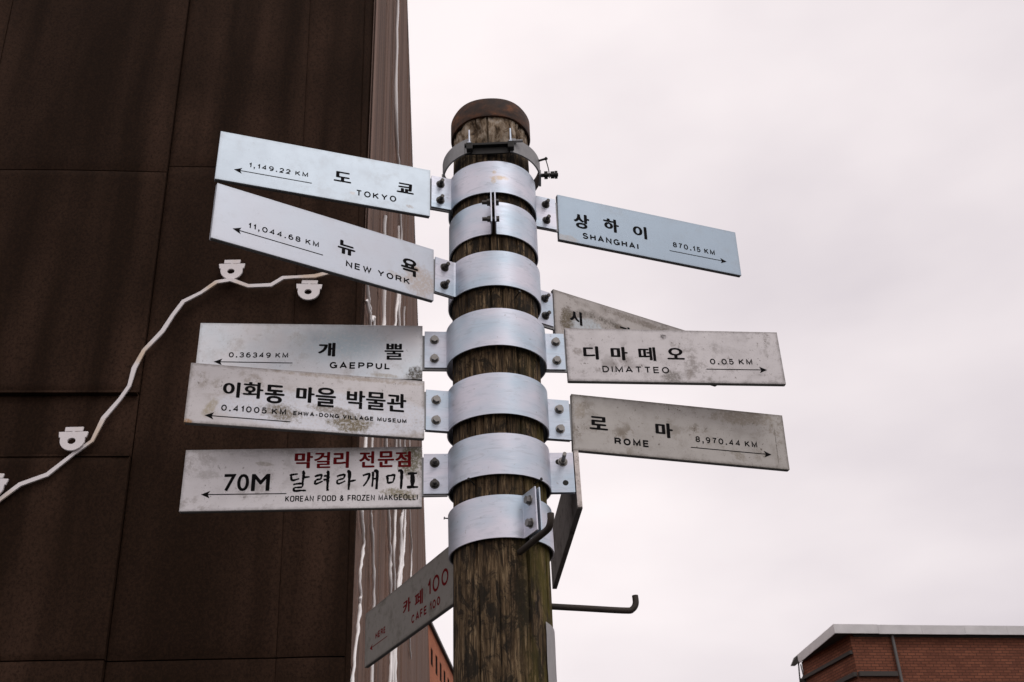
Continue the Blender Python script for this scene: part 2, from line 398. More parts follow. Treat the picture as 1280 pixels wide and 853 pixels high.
# flashing over the recessed strip
bm = bmesh.new()
for zz, pr in ((4.052, 0.030), (4.402, 0.040)):
    for c in range(2, 6):
        a, b = SEAMS[c + 1](zz) + 0.006, SEAMS[c](zz) - 0.006
        p = [fpt(a, zz, 0.0), fpt(b, zz, 0.0), fpt(b, zz, pr), fpt(a, zz, pr)]
        lo = [bm.verts.new(q - Vector((0, 0, 0.006))) for q in p]; hi = [bm.verts.new(q + Vector((0, 0, 0.006))) for q in p]
        for i in range(4): bm.faces.new((lo[i], lo[(i + 1) % 4], hi[(i + 1) % 4], hi[i]))
        bm.faces.new(lo); bm.faces.new(hi)
obj("flashing", bm, M_CLAD, bld)

# side wall: narrow upright sheets, each with a slightly different set
bm = bmesh.new(); s = 0.0; k = 0
random.seed(11)
prof = []
while s < SIDE_L:
    w = random.choice((0.14, 0.22, 0.3, 0.42)) * (1.0 if s < 4 else 1.8)
    a = random.uniform(-0.006, 0.006); b = random.uniform(-0.006, 0.006)
    prof += [(s + 0.004, a - 0.003), (s + 0.03, a), (min(s + w, SIDE_L) - 0.03, b), (min(s + w, SIDE_L) - 0.004, b - 0.003), (min(s + w, SIDE_L) - 0.001, b - 0.005)]
    s += w
zr = [0.12, 3.053, 5.915, 8.78, 11.6, ROOF_Z]
for z0, z1 in zip(zr, zr[1:]):
    L = [(bm.verts.new(spt(p, z0 + 0.006, q)), bm.verts.new(spt(p, z1 - 0.006, q))) for p, q in prof]
    # lean the free corner edge with the front corner
    for A, B in zip(L, L[1:]): bm.faces.new((A[0], B[0], B[1], A[1]))
obj("side_panel", bm, M_CLAD_S, bld)
bm = bmesh.new()   # thin corner trim following the corner's lean
for z0, z1 in zip(zr, zr[1:]):
    p = []
    for z in (z0, z1):
        x = SEAMS[0](z)
        p.append([fpt(x - 0.004, z, 0.006), fpt(x - 0.004, z, 0.006) + SN * 0.022 + FD * 0.0 - SN * (x * 0.0), spt(0.05, z, 0.012), fpt(x - 0.03, z, -0.04)])
    lo = [bm.verts.new(q) for q in p[0]]; hi = [bm.verts.new(q) for q in p[1]]
    for i in range(4): bm.faces.new((lo[i], lo[(i + 1) % 4], hi[(i + 1) % 4], hi[i]))
obj("corner_trim", bm, M_CLAD, bld)
bm = bmesh.new()
pl = [fpt(SEAMS[6](13.4), ROOF_Z, 0.06), fpt(0.0, ROOF_Z, 0.06) + SN * 0.004, spt(SIDE_L, ROOF_Z, 0.004), spt(SIDE_L, ROOF_Z, -9), fpt(SEAMS[6](13.4), ROOF_Z, -12)]
lo = [bm.verts.new(p + Vector((0, 0, 0.003))) for p in pl]; hi = [bm.verts.new(p + Vector((0, 0, 0.12))) for p in pl]
for i in range(5): bm.faces.new((lo[i], lo[(i + 1) % 5], hi[(i + 1) % 5], hi[i]))
bm.faces.new(lo); bm.faces.new(hi)
obj("roof", bm, M_CLAD, bld)

# white ribbon and cut-out shapes fixed to the front wall
def poly_strip(bm, pts, widths, off0, off1, pt):
    n = len(pts); L = []
    for i in range(n):
        a = Vector(pts[max(i - 1, 0)]); b = Vector(pts[min(i + 1, n - 1)]); t = (b - a).normalized(); nn = Vector((-t.y, t.x)); p = Vector(pts[i]); w = widths[i] / 2
        A = p + nn * w; B = p - nn * w
        L.append([bm.verts.new(pt(A.x, A.y, off0)), bm.verts.new(pt(B.x, B.y, off0)), bm.verts.new(pt(B.x, B.y, off1)), bm.verts.new(pt(A.x, A.y, off1))])
    for A, B in zip(L, L[1:]):
        for k in range(4): bm.faces.new((A[k], A[(k + 1) % 4], B[(k + 1) % 4], B[k]))
    bm.faces.new(L[0]); bm.faces.new(L[-1])
RIB = [(-2.05, 3.62), (-1.85, 3.70), (-1.663, 3.801), (-1.576, 3.887), (-1.459, 3.937), (-1.353, 4.048), (-1.277, 4.117), (-1.242, 4.241), (-1.179, 4.346), (-1.143, 4.424), (-1.133, 4.527), (-1.099, 4.633), (-1.02, 4.751), (-0.979, 4.851), (-0.935, 4.938), (-0.849, 4.995), (-0.776, 5.064), (-0.701, 5.081), (-0.604, 5.04), (-0.485, 5.047), (-0.424, 5.095), (-0.351, 5.101), (-0.253, 5.108), (-0.167, 5.136), (-0.09, 5.15), (-0.035, 5.16)]
rnd = random.Random(3); RW = [rnd.uniform(0.016, 0.024) for _ in RIB]
bm = bmesh.new(); poly_strip(bm, RIB, RW, 0.046, 0.056, fpt)
rib = obj("ribbon_cable", bm, M_ART); rib.location = CORNER
tag(rib, "crinkled white ribbon running diagonally across the dark front wall", "ribbon")
def cutout_mesh():
    cu = bpy.data.curves.new("cutout", 'CURVE'); cu.dimensions = '2D'; cu.fill_mode = 'BOTH'; cu.extrude = 0.005; cu.bevel_depth = 0.0008
    def spl(p):
        sp = cu.splines.new('POLY'); sp.points.add(len(p) - 1)
        for q, (x, y) in zip(sp.points, p): q.co = (x, y, 0, 1)
        sp.use_cyclic_u = True
    body = [(-0.068, 0.0495), (-0.004, 0.0495), (-0.004, 0.0535), (-0.0417, 0.0535), (-0.040, 0.0752), (0.043, 0.0752), (0.0417, 0.0535), (0.004, 0.0535), (0.004, 0.0495), (0.068, 0.0495), (0.065, 0.0207), (0.058, 0.0207)]
    body += [(0.0585 * cos(a), 0.008 + 0.0585 * sin(a)) for a in [-pi * i / 20 for i in range(1, 20)]]
    body += [(-0.058, 0.0207), (-0.065, 0.0207)]
    spl(body[::-1]); spl([(-0.003 + 0.0205 * cos(2 * pi * i / 20), 0.0175 * sin(2 * pi * i / 20)) for i in range(20)])
    o = bpy.data.objects.new("tmp", cu); COL.objects.link(o)
    me = bpy.data.meshes.new_from_object(o.evaluated_get(bpy.context.evaluated_depsgraph_get()))
    bpy.data.objects.remove(o); bpy.data.curves.remove(cu); return me
CUT = cutout_mesh(); CUT.name = "wall_cutout"; CUT.materials.clear(); CUT.materials.append(M_ART)
_fr = Matrix(((FD.x, 0, FN.x, 0), (FD.y, 0, FN.y, 0), (0, 1, 0, 0), (0, 0, 0, 1)))
CUTS = [(-0.704, 5.142, 0.040, 0.03, "white lens shaped cutout sitting on top of the ribbon's highest bend"),
        (-0.283, 5.010, 0.040, -0.02, "white lens shaped cutout hanging below the ribbon under the NEW YORK sign"),
        (-1.366, 4.108, 0.066, 0.02, "white lens shaped cutout beside the ribbon at the seam of the left panel"),
        (-1.70, 3.862, 0.066, -0.05, "white lens shaped cutout cut by the left edge of the view")]
for x, z, off, rot, lab in CUTS:
    o = bpy.data.objects.new("wall_cutout", CUT); COL.objects.link(o)
    o.matrix_world = Matrix.Translation(CORNER + fpt(x, z, off)) @ _fr @ Matrix.Rotation(rot, 4, 'Z')
    tag(o, lab, "wall ornament", "white cutouts on the dark wall")

# white cables on the side wall
CABLES = [
 ([(1.4, 10.9), (2.0, 10.3), (2.27, 9.95), (2.51, 8.64), (3.38, 8.63), (3.98, 8.4), (3.94, 7.5), (4.4, 7.06), (4.6, 6.4), (5.6, 6.2), (5.39, 5.95), (5.39, 5.55), (4.92, 5.1), (4.6, 4.6), (4.43, 4.11), (4.6, 3.4)], 0.019, "thick white cable winding down the brown side wall"),
 ([(-0.02, 5.15), (0.10, 5.10), (0.24, 5.10), (0.41, 5.13), (0.62, 5.26), (0.61, 4.9), (0.75, 4.6), (0.8, 4.2), (0.87, 4.12), (1.19, 4.01), (1.4, 3.78), (1.45, 3.3)], 0.011, "thin white wire crossing the side wall nearest the corner"),
 ([(0.02, 5.0), (0.25, 5.06), (0.41, 5.0), (0.38, 4.7), (0.30, 4.3), (0.16, 3.95), (0.2, 3.82), (0.42, 3.75), (0.27, 3.54), (0.33, 3.41), (0.24, 3.24), (0.03, 2.95), (0.04, 2.7)], 0.010, "crinkled white cable swinging down beside the corner of the dark wall"),
 ([(1.3, 6.6), (1.55, 5.9), (1.40, 5.55), (1.9, 5.4), (2.3, 5.2), (2.73, 4.92), (3.24, 4.8), (3.35, 4.58), (3.82, 4.28), (3.7, 3.91), (3.8, 3.4)], 0.015, "middle white cable in the bundle on the side wall"),
 ([(3.5, 8.2), (3.7, 7.6), (3.4, 7.1), (3.2, 6.6), (3.9, 6.2), (4.1, 5.5), (3.94, 5.07), (4.31, 4.71), (4.2, 4.2), (4.25, 3.6)], 0.014, "kinked white cable on the inner side of the bundle on the side wall"),
 ([(5.2, 8.4), (5.6, 7.6), (6.2, 7.0), (6.56, 6.55), (6.24, 5.96), (5.49, 5.34), (5.3, 4.9)], 0.016, "outer white cable of the bundle on the side wall"),
 ([(8.0, 8.2), (8.76, 7.38), (9.67, 7.30), (9.3, 6.6), (8.99, 5.94), (9.85, 5.85)], 0.012, "faint white cable far along the side wall near its outer edge"),
]
for i, (p, r, lab) in enumerate(CABLES):
    rr = random.Random(i + 20); pts = []
    for q in smoothpts([Vector((a, b, 0)) for a, b in p], 7):
        pts.append(spt(q.x + rr.uniform(-.012, .012), q.y, 0.012 + r + rr.uniform(0, 0.5) * r))
    rad = [0.9 * r * rr.uniform(0.7, 1.25) for _ in pts]
    bm = bmesh.new(); tube(bm, pts, rad, 7)
    o = obj("wall_cable", bm, M_WHITE, smooth=60); o.location = CORNER
    tag(o, lab, "cable", "white cables on the side wall")

# ------------------------------------------------------------------ brick buildings
def quad_uv(bm, uvl, pts, uvs):
    f = bm.faces.new([bm.verts.new(p) for p in pts])
    for l, uv in zip(f.loops, uvs): l[uvl].uv = uv
def wall_quad(bm, uvl, a, b, z0, z1, u0=0.0):
    Lq = (b - a).length
    quad_uv(bm, uvl, [a + Vector((0, 0, z0)), b + Vector((0, 0, z0)), b + Vector((0, 0, z1)), a + Vector((0, 0, z1))], [(u0, z0), (u0 + Lq, z0), (u0 + Lq, z1), (u0, z1)])
M_BRICK = brick_material("red_brick", (0.115, 0.040, 0.025), (0.22, 0.080, 0.046), (0.020, 0.014, 0.011))
M_BRICK2 = brick_material("orange_brick", (0.36, 0.115, 0.055), (0.46, 0.16, 0.08), (0.14, 0.075, 0.05))
M_FASCIA = simple("pale_metal_fascia", (0.56, 0.545, 0.55), 0.6, 0.0, 0.35, 1.6)
M_SOFFIT = simple("dark_soffit", (0.03, 0.026, 0.022), 0.8)
M_STONE = simple("dark_stone_course", (0.045, 0.038, 0.034), 0.85, 0.0, 0.3, 6)
M_PIPE = simple("grey_downpipe", (0.10, 0.092, 0.088), 0.5, 0.2)
M_GLASS = simple("dark_window_glass", (0.015, 0.014, 0.015), 0.15)

AR = radians(80.2); RD = Vector((sin(AR), cos(AR), 0)); RN = Vector((RD.y, -RD.x, 0)); RN = RN if RN.y < 0 else -RN
AL = radians(-8.2); LD = Vector((sin(AL), cos(AL), 0)); LN = Vector((-LD.y, LD.x, 0))
RB0 = Vector((10.083, 36.0, 0)); OV = 0.62
rb = empty("brick_building", Matrix.Translation(RB0), "dark red brick building with pale metal eaves low at the right", "building")
wc = RD * OV - RN * 0.26                                       # wall corner, inside the eaves corner
bm = bmesh.new(); uvl = bm.loops.layers.uv.new("UVMap")
we = wc + RD * 24; wl_ = LD * 3.48 + RD * 0.10
wall_quad(bm, uvl, wc, we, 0, 12.185); wall_quad(bm, uvl, wl_, wc, 0, 12.185, 3.0)
wall_quad(bm, uvl, we, we + LD * 9, 0, 12.185); wall_quad(bm, uvl, wl_ + RD * 24, wl_, 0, 12.185)
obj("wall", bm, M_BRICK, rb)
bm = bmesh.new()
def eave(a, b, dirn, nrm):
    n = max(1, int((b - a).length / 1.45)); L = (b - a).length
    for i in range(n):
        p = a + dirn * (L * i / n + (0.006 if i else 0)); q = a + dirn * (L * (i + 1) / n)
        lo = [p, q, q - nrm * 0.03, p - nrm * 0.03]; jz = random.uniform(-.006, .006)
        A = [bm.verts.new(v + Vector((0, 0, 12.14 + jz))) for v in lo]; B = [bm.verts.new(v + Vector((0, 0, 12.44 + jz))) for v in lo]
        for k in range(4): bm.faces.new((A[k], A[(k + 1) % 4], B[(k + 1) % 4], B[k]))
        bm.faces.new(A); bm.faces.new(B)
zero = Vector((0, 0, 0))
eave(zero, RD * 26, RD, RN); eave(LD * 3.5, LD * 0.035, -LD, LN)
obj("fascia", bm, M_FASCIA, rb)
bm = bmesh.new()
rp = [zero - RN * 0.04 + RD * 0.04, RD * 26 - RN * 0.04, RD * 26 + LD * 3.4, LD * 3.4 + RD * 0.04]
lo = [bm.verts.new(v + Vector((0, 0, 12.19))) for v in rp]; hi = [bm.verts.new(v + Vector((0, 0, 12.40))) for v in rp]
for i in range(4): bm.faces.new((lo[i], lo[(i + 1) % 4], hi[(i + 1) % 4], hi[i]))
bm.faces.new(lo); bm.faces.new(hi)
obj("roof", bm, M_SOFFIT, rb)
bm = bmesh.new()
tube(bm, [wc + RD * 1.43 + RN * 0.10 + Vector((0, 0, 12.25)), wc + RD * 1.36 + RN * 0.10 + Vector((0, 0, 0))], 0.055, 10)
obj("downpipe", bm, M_PIPE, rb, smooth=40)
def course(a, b, nrm, z0, z1, pr):
    bm = bmesh.new(); p = [a, b, b + nrm * pr, a + nrm * pr]
    lo = [bm.verts.new(v + Vector((0, 0, z0))) for v in p]; hi = [bm.verts.new(v + Vector((0, 0, z1))) for v in p]
    for i in range(4): bm.faces.new((lo[i], lo[(i + 1) % 4], hi[(i + 1) % 4], hi[i]))
    bm.faces.new(lo); bm.faces.new(hi); obj("string_course", bm, M_STONE, rb)
course(wc + RD * 0.02, wc + RD * 1.33, RN, 10.80, 10.95, 0.14)
WD = (wl_ - wc).normalized(); WN = Vector((-WD.y, WD.x, 0))
course(wc + WD * 0.0, wl_ - WD * 0.03, WN, 10.82, 10.955, 0.13)
course(wc + WD * 0.02, wl_ - WD * 0.03, WN, 11.55, 11.66, 0.10)
course(wc + RD * 0.1, wc + RD * 24, RN, 12.10, 12.18, 0.06)
bm = bmesh.new()
tube(bm, [LD * 3.45 + LN * 0.02 + Vector((0, 0, 12.2)), LD * 3.5 + LN * 0.12 + Vector((0, 0, 10.9))], 0.025, 6)
tube(bm, [LD * 3.46 + LN * -0.05 + Vector((0, 0, 12.1)), LD * 3.4 + LN * -0.1 + Vector((0, 0, 10.9))], 0.02, 6)
box(bm, -0.55, -0.35, 3.35, 3.55, 11.45, 11.6)
obj("cable_drop", bm, M_SOFFIT, rb)
bm = bmesh.new()
g0 = LD * 3.5
vs = [bm.verts.new(g0 + LN * a + LD * d + Vector((0, 0, z))) for a, d, z in ((0, 0, 12.44), (0, 0.0, 12.16), (0.22, 0.25, 12.12), (0, 0.4, 12.44), (0, .4, 12.16))]
for q in ((0, 1, 2), (0, 2, 3), (1, 4, 2), (2, 4, 3), (0, 3, 4, 1)): bm.faces.new([vs[i] for i in q])
obj("gutter_end", bm, M_SOFFIT, rb)

AG = radians(3.374); GD = Vector((sin(AG), cos(AG), 0)); GN = Vector((cos(AG), -sin(AG), 0))
GB0 = Vector((-3.907, 45.0, 0)); GH = 15.80
gb = empty("brick_building", Matrix.Translation(GB0), "orange brick building with narrow dark windows seen between the dark wall and the post", "building")
WIN = [(0.35, 14.35, 15.05), (1.75, 14.35, 15.15), (3.05, 14.4, 15.2), (4.3, 14.45, 15.2), (5.6, 14.4, 15.2)]
bm = bmesh.new(); uvl = bm.loops.layers.uv.new("UVMap")
cuts = [-2.0]
for s0, a, b in WIN: cuts += [s0, s0 + 0.55]
cuts.append(26)
for i in range(len(cuts) - 1):
    a, b = GD * cuts[i], GD * cuts[i + 1]
    if i % 2 == 0: wall_quad(bm, uvl, a, b, 0, GH, cuts[i])
    else:
        w = WIN[i // 2]; wall_quad(bm, uvl, a, b, 0, w[1], cuts[i]); wall_quad(bm, uvl, a, b, w[2], GH, cuts[i])
back = GN * -14
wall_quad(bm, uvl, GD * 26, GD * 26 + back, 0, GH); wall_quad(bm, uvl, GD * -2 + back, GD * -2, 0, GH)
obj("wall", bm, M_BRICK2, gb)
for s0, a, b in WIN:
    bm = bmesh.new()
    q = [GD * s0, GD * (s0 + 0.55)]
    for p0, p1 in ((a, b),):
        vv = [bm.verts.new(q[0] - GN * 0.12 + Vector((0, 0, a))), bm.verts.new(q[1] - GN * 0.12 + Vector((0, 0, a))), bm.verts.new(q[1] - GN * 0.12 + Vector((0, 0, b))), bm.verts.new(q[0] - GN * 0.12 + Vector((0, 0, b)))]
        vf = [bm.verts.new(v.co + GN * 0.119) for v in vv]
        bm.faces.new(vv)
        for k in range(4): bm.faces.new((vv[k], vv[(k + 1) % 4], vf[(k + 1) % 4], vf[k]))
    obj("window", bm, M_GLASS, gb)
bm = bmesh.new()
p = [GD * -2 + GN * 0.12, GD * 26.1 + GN * 0.12, GD * 26.1 + back, GD * -2 + back]
lo = [bm.verts.new(v + Vector((0, 0, GH + 0.003))) for v in p]; hi = [bm.verts.new(v + Vector((0, 0, GH + 0.14))) for v in p]
for i in range(4): bm.faces.new((lo[i], lo[(i + 1) % 4], hi[(i + 1) % 4], hi[i]))
bm.faces.new(lo); bm.faces.new(hi)
obj("roof", bm, M_SOFFIT, gb)

# ------------------------------------------------------------------ the post
def axis(z): return Vector((-0.0434 + 0.0087 * (z - 2.6), 2.33 - 0.0314 * (z - 2.6), z))
RP = 0.106
post = empty("signpost", Matrix.Identity(4), "weathered round timber post with a rusted cap, standing in front of the dark building", "post")
NS = 260
zs = [0.0, 0.3, 0.8, 1.3, 1.8, 2.1] + [2.15 + i * 0.009 for i in range(int((3.70 - 2.15) / 0.009) + 1)]
rc = random.Random(5); CR = []
for i in range(34):
    z0 = rc.uniform(2.0, 3.6); CR.append((rc.uniform(0, 2 * pi), z0, z0 + rc.uniform(0.15, 0.9), rc.uniform(0.014, 0.026), rc.uniform(0.004, 0.009), rc.uniform(0, 50)))
bm = bmesh.new(); rings = []
for z in zs:
    c = axis(z); ring = []
    act = [(a + 0.05 * noise.noise(Vector((z * 1.5, sd, 0))), w, dp * min(1, (z - z0) / .06, (z1 - z) / .06)) for a, z0, z1, w, dp, sd in CR if z0 < z < z1]
    rb_ = RP * (1.0 if z < 3.3 else 1.0 - 0.05 * min(1, (z - 3.3) / .3))
    for k in range(NS):
        t = 2 * pi * k / NS; ct, st_ = cos(t), sin(t)
        d = 0.0016 * noise.noise(Vector((ct * 2.2, st_ * 2.2, z * 1.2))) + 0.0009 * noise.noise(Vector((ct * 16, st_ * 16, z * 2.5)))
        for a, w, dp in act:
            q = abs((t - a + pi) % (2 * pi) - pi)
            if q < w: d -= dp * (1 - (q / w) ** 2)
        if z > 3.55:
            pit = noise.noise(Vector((ct * 6, st_ * 6, z * 26))); d -= 0.022 * max(0, pit - 0.10) * min(1, (z - 3.55) / .05)
        r = rb_ + d
        ring.append(bm.verts.new((c.x + ct * r, c.y + st_ * r, z)))
    rings.append(ring)
for A, B in zip(rings, rings[1:]):
    for k in range(NS): bm.faces.new((A[k], A[(k + 1) % NS], B[(k + 1) % NS], B[k]))
bm.faces.new(rings[-1])
obj("shaft", bm, M_WOOD, post, smooth=60)
# rusted cap: short collar with a lid
bm = bmesh.new(); prof = [(0.1015, 3.660), (0.1075, 3.660), (0.1085, 3.664), (0.1085, 3.716), (0.1055, 3.722), (0.05, 3.724)]
L = []
for r, z in prof:
    c = axis(z); L.append([bm.verts.new((c.x + r * cos(2 * pi * k / 96) * (1 + 0.004 * sin(3 * k * 2 * pi / 96)), c.y + r * sin(2 * pi * k / 96), z + 0.0012 * sin(5 * 2 * pi * k / 96))) for k in range(96)])
for A, B in zip(L, L[1:]):
    for k in range(96): bm.faces.new((A[k], A[(k + 1) % 96], B[(k + 1) % 96], B[k]))
bm.faces.new(L[-1])
obj("cap", bm, M_RUST, post, smooth=40)
# nails and wire ends
for ang, z, ln, tilt in ((182, 3.045, 0.026, 0.0), (186, 2.735, 0.022, -0.4), (184, 2.575, 0.022, 0.1), (240, 2.617, 0.026, 0.2), (318, 2.622, 0.024, 0.2), (300, 3.098, 0.022, 0.2)):
    c = axis(z); a = radians(ang); d = Vector((cos(a), sin(a), tilt)).normalized()
    b0 = c + Vector((cos(a), sin(a), 0)) * 0.103
    bm = bmesh.new(); tube(bm, [b0, b0 + d * ln], 0.0016, 6); tube(bm, [b0 + d * ln, b0 + d * (ln + 0.002)], 0.0034, 8)
    obj("nail", bm, M_BLACK, post)

# paper wrapped round the right side, low down
bm = bmesh.new(); L = []
for j in range(13):
    z = 1.98 + (2.318 - 1.98) * j / 12; row = []
    for i in range(11):
        a = radians(-34 + (62) * i / 10); c = axis(z); rr = RP + 0.0032 + 0.0012 * noise.noise(Vector((i * .4, j * .5, 0)))
        zz = z - (0.010 * (i / 10) if j == 12 else 0)
        row.append(bm.verts.new((c.x + rr * cos(a), c.y + rr * sin(a), zz)))
    L.append(row)
for A, B in zip(L, L[1:]):
    for i in range(10): bm.faces.new((A[i], A[i + 1], B[i + 1], B[i]))
r_ = bmesh.ops.solidify(bm, geom=bm.faces[:], thickness=0.0008)
tag(obj("paper_notice", bm, M_PAPER, smooth=50), "white paper notice wrapped round the right side of the timber post", "notice")

# step bolts
bm = bmesh.new(); c = axis(2.365)
p0 = c + Vector((0.085, 0, 0.006)); p1 = c + Vector((0.262, 0, -0.012))
tube(bm, smoothpts([p0, p0.lerp(p1, .5), p1, c + Vector((0.278, 0, -0.010)), c + Vector((0.2865, 0, 0.002)), c + Vector((0.2868, 0, 0.020))], 5), 0.0068, 14)
tag(obj("step_bolt", bm, M_STEP, smooth=40), "long dark climbing peg sticking out right from the post below the signs", "climbing peg", "climbing pegs on the post")
bm = bmesh.new(); th = radians(26); d = Vector((sin(th), -cos(th), 0)); b0 = axis(2.457) + Vector((0.036, -0.085, 0))
tube(bm, smoothpts([b0, b0 + d * 0.08, b0 + d * 0.140, b0 + d * 0.155 + Vector((0, 0, 0.004)), b0 + d * 0.162 + Vector((0, 0, 0.015)), b0 + d * 0.163 + Vector((0, 0, 0.028))], 5), 0.0072, 14)
tag(obj("step_bolt", bm, M_STEP, smooth=40), "bent dark climbing peg pointing at the viewer under the lowest clamp band", "climbing peg", "climbing pegs on the post")

# ------------------------------------------------------------------ clamp bands
def hexa(bm, x, z, y0, y1, r, n=6, rot=0.0):
    a = [bm.verts.new((x + r * cos(rot + 2 * pi * k / n), y0, z + r * sin(rot + 2 * pi * k / n))) for k in range(n)]
    b = [bm.verts.new((x + r * 0.96 * cos(rot + 2 * pi * k / n), y1, z + r * 0.96 * sin(rot + 2 * pi * k / n))) for k in range(n)]
    for k in range(n): bm.faces.new((a[k], a[(k + 1) % n], b[(k + 1) % n], b[k]))
    bm.faces.new(a); bm.faces.new(b)

def half_band(R, EL, ER, h, sgn, slot=0.0035, th=0.003, zskew=0.0):
    """half clamp: ear, half circle, ear.  sgn=-1 is the half facing the local -Y"""
    path, nor = [], []
    f = 0.006
    def add(x, y, nx, ny): path.append((x, y)); nor.append((nx, ny))
    add(-EL, sgn * slot, 0, sgn); add(-R - f * 1.6, sgn * slot, 0, sgn); add(-R - f * .6, sgn * (slot + 0.0005), -.25, sgn * .97)
    n = 44
    a0 = math.asin((slot + 0.004) / R)
    for i in range(n + 1):
        a = a0 + (pi - 2 * a0) * i / n
        w = 1 + 0.012 * sin(a) * noise.noise(Vector((cos(a) * 1.6, sin(a) * 1.6, EL * 900 + R * 3000)))
        add(-R * w * cos(a), sgn * R * w * sin(a), -cos(a), sgn * sin(a))
    add(R + f * .6, sgn * (slot + 0.0005), .25, sgn * .97); add(R + f * 1.6, sgn * slot, 0, sgn); add(ER, sgn * slot, 0, sgn)
    bm = bmesh.new(); strip_band(bm, path, nor, th, -h / 2, h / 2)
    es = [e for e in bm.edges if len(e.link_faces) == 2 and e.calc_face_angle(0) > 1.2]
    bmesh.ops.bevel(bm, geom=es, offset=0.0007, segments=1, affect='EDGES')
    return bm

def make_bolt(x, z, kind, parent):
    bm = bmesh.new(); y = -0.0066; rot = random.uniform(0, 1)
    hexa(bm, x, z, y, y - 0.0014, 0.0115, 20)                        # washer
    if kind == 'stud':
        hexa(bm, x, z, y - 0.0014, y - 0.0085, 0.0088, 6, rot); hexa(bm, x, z, y - 0.0085, y - 0.021, 0.0052, 12)
    elif kind == 'long':
        hexa(bm, x, z, y - 0.0014, y - 0.0085, 0.0088, 6, rot); hexa(bm, x, z, y - 0.0085, y - 0.046, 0.0048, 12)
    else:
        hexa(bm, x, z, y - 0.0014, y - 0.0105, 0.0090, 6, rot)
    hexa(bm, x, z, 0.0066, 0.0145, 0.0085, 6, rot); hexa(bm, x, z, -0.0066, 0.0066, 0.005, 10)
    obj("bolt", bm, M_BOLT if kind != 'stud' else M_DARKBOLT, parent, smooth=35)

GCL = "clamp bands round the post"
def frame_at(z, phi, up=None):
    """local +X to the viewer's right in the sign plane, +Y away from the viewer, +Z up the post"""
    x = Vector((cos(phi), sin(phi), 0)); upv = Vector((0.0087, -0.0314, 1)); upv = (upv - x * upv.dot(x)).normalized(); y = upv.cross(x)
    c = axis(z)
    return Matrix(((x.x, y.x, upv.x, c.x), (x.y, y.y, upv.y, c.y), (x.z, y.z, upv.z, c.z), (0, 0, 0, 1)))
# z, phi, R, ear left, ear right, height, bolt kind left, right
CL = [(3.452, 20.6, 0.1125, 0.168, 0.178, 0.100, 'stud', 'stud', "topmost bright clamp band, holding the TOKYO and SHANGHAI signs"),
      (3.320, -88.0, 0.1105, 0.165, 0.165, 0.101, 'stud', 'stud', "clamp band split at the front by a bolted flange, second from the top"),
      (3.172, 32.5, 0.113, 0.172, 0.171, 0.100, 'stud', 'stud', "clamp band holding the NEW YORK sign on its left"),
      (3.004, 6.6, 0.1185, 0.174, 0.168, 0.100, 'hex', 'hex', "clamp band holding the 0.36349 KM sign on its left"),
      (2.830, 14.2, 0.1165, 0.172, 0.175, 0.104, 'hex', 'hex', "clamp band holding the ROME sign on its right"),
      (2.682, 4.6, 0.1145, 0.173, 0.172, 0.098, 'stud', 'long', "clamp band whose right ear has an empty bolt hole and a loose bolt"),
      (2.533, -60.2, 0.1135, 0.16, 0.170, 0.098, 'hex', 'hex', "lowest clamp band, its bolted ear jutting towards the viewer")]
for i, (z, phi, R, el, er, h, kl, kr, lab) in enumerate(CL):
    M = frame_at(z, radians(phi))
    c = empty("pole_clamp", M, lab, "clamp", GCL)
    fb = half_band(R, el, er, h, -1)
    o = obj("front_band", fb, M_BAND1 if i == 0 else M_BAND, c, smooth=35)
    obj("rear_band", half_band(R, el, er, h, 1), M_BAND, c, smooth=35)
    for x, kd in ((-(R + el) / 2 - 0.004, kl), ((R + er) / 2 + 0.004, kr)):
        for dz in (0.026, -0.026):
            if kd == 'long' and dz < 0:
                continue
            make_bolt(x, dz, kd, c)
    if i == 5:                                             # empty holes in the right ear: flat discs coloured like their dark insides
        for x, dz in ((0.151, -0.026), (0.137, 0.026)):
            bm = bmesh.new(); hexa(bm, x, dz, -0.0064, -0.0070, 0.0068, 16); obj("bolt_hole", bm, M_BLACK, c)

# ------------------------------------------------------------------ hanger bracket at the top
hb = empty("hanger_bracket", frame_at(3.55, 0), "dark galvanised strap bracket bolted round the post just under its cap", "bracket")
def arc_strap(a0, a1, R, zc, h, th=0.004, taper=True):
    bm = bmesh.new(); path, nor = [], []; n = 30
    for i in range(n + 1):
        a = radians(a0 + (a1 - a0) * i / n); path.append((R * cos(a), R * sin(a))); nor.append((cos(a), sin(a)))
    strip_band(bm, path, nor, th, zc - h / 2, zc + h / 2); return bm
obj("strap", arc_strap(176, 247, 0.127, 0.004, 0.046), M_GALV, hb, smooth=35)
obj("strap", arc_strap(-66, 6, 0.127, 0.0, 0.046), M_GALV, hb, smooth=35)
obj("strap", arc_strap(6, 176, 0.128, 0.003, 0.036), M_GALV, hb, smooth=35)
bm = bmesh.new()
for s_ in (-1, 1): box(bm, s_ * 0.129 - 0.003, s_ * 0.129 + 0.003, -0.026, 0.026, -0.028, -0.012, 0.001)
obj("flange", bm, M_GALV, hb)
bm = bmesh.new(); box(bm, -0.066, 0.062, -0.124, -0.110, 0.0, 0.007, 0.001); box(bm, -0.066, 0.062, -0.114, -0.110, -0.022, 0.0, 0.001)
obj("crossbar", bm, M_BLACK, hb)
for x in (-0.0525, 0.0545):
    bm = bmesh.new(); tube(bm, [(x, -0.1275, -0.012), (x, -0.1275, 0.047)], 0.0022, 8); hexa(bm, x, 0.0, -0.1245, -0.1315, 0.0072)
    obj("pin", bm, M_BAND, hb)
    bm = bmesh.new(); box(bm, x - 0.008, x + 0.008, -0.135, -0.118, -0.020, 0.001, 0.0015); obj("lug", bm, M_BLACK, hb)
bm = bmesh.new()
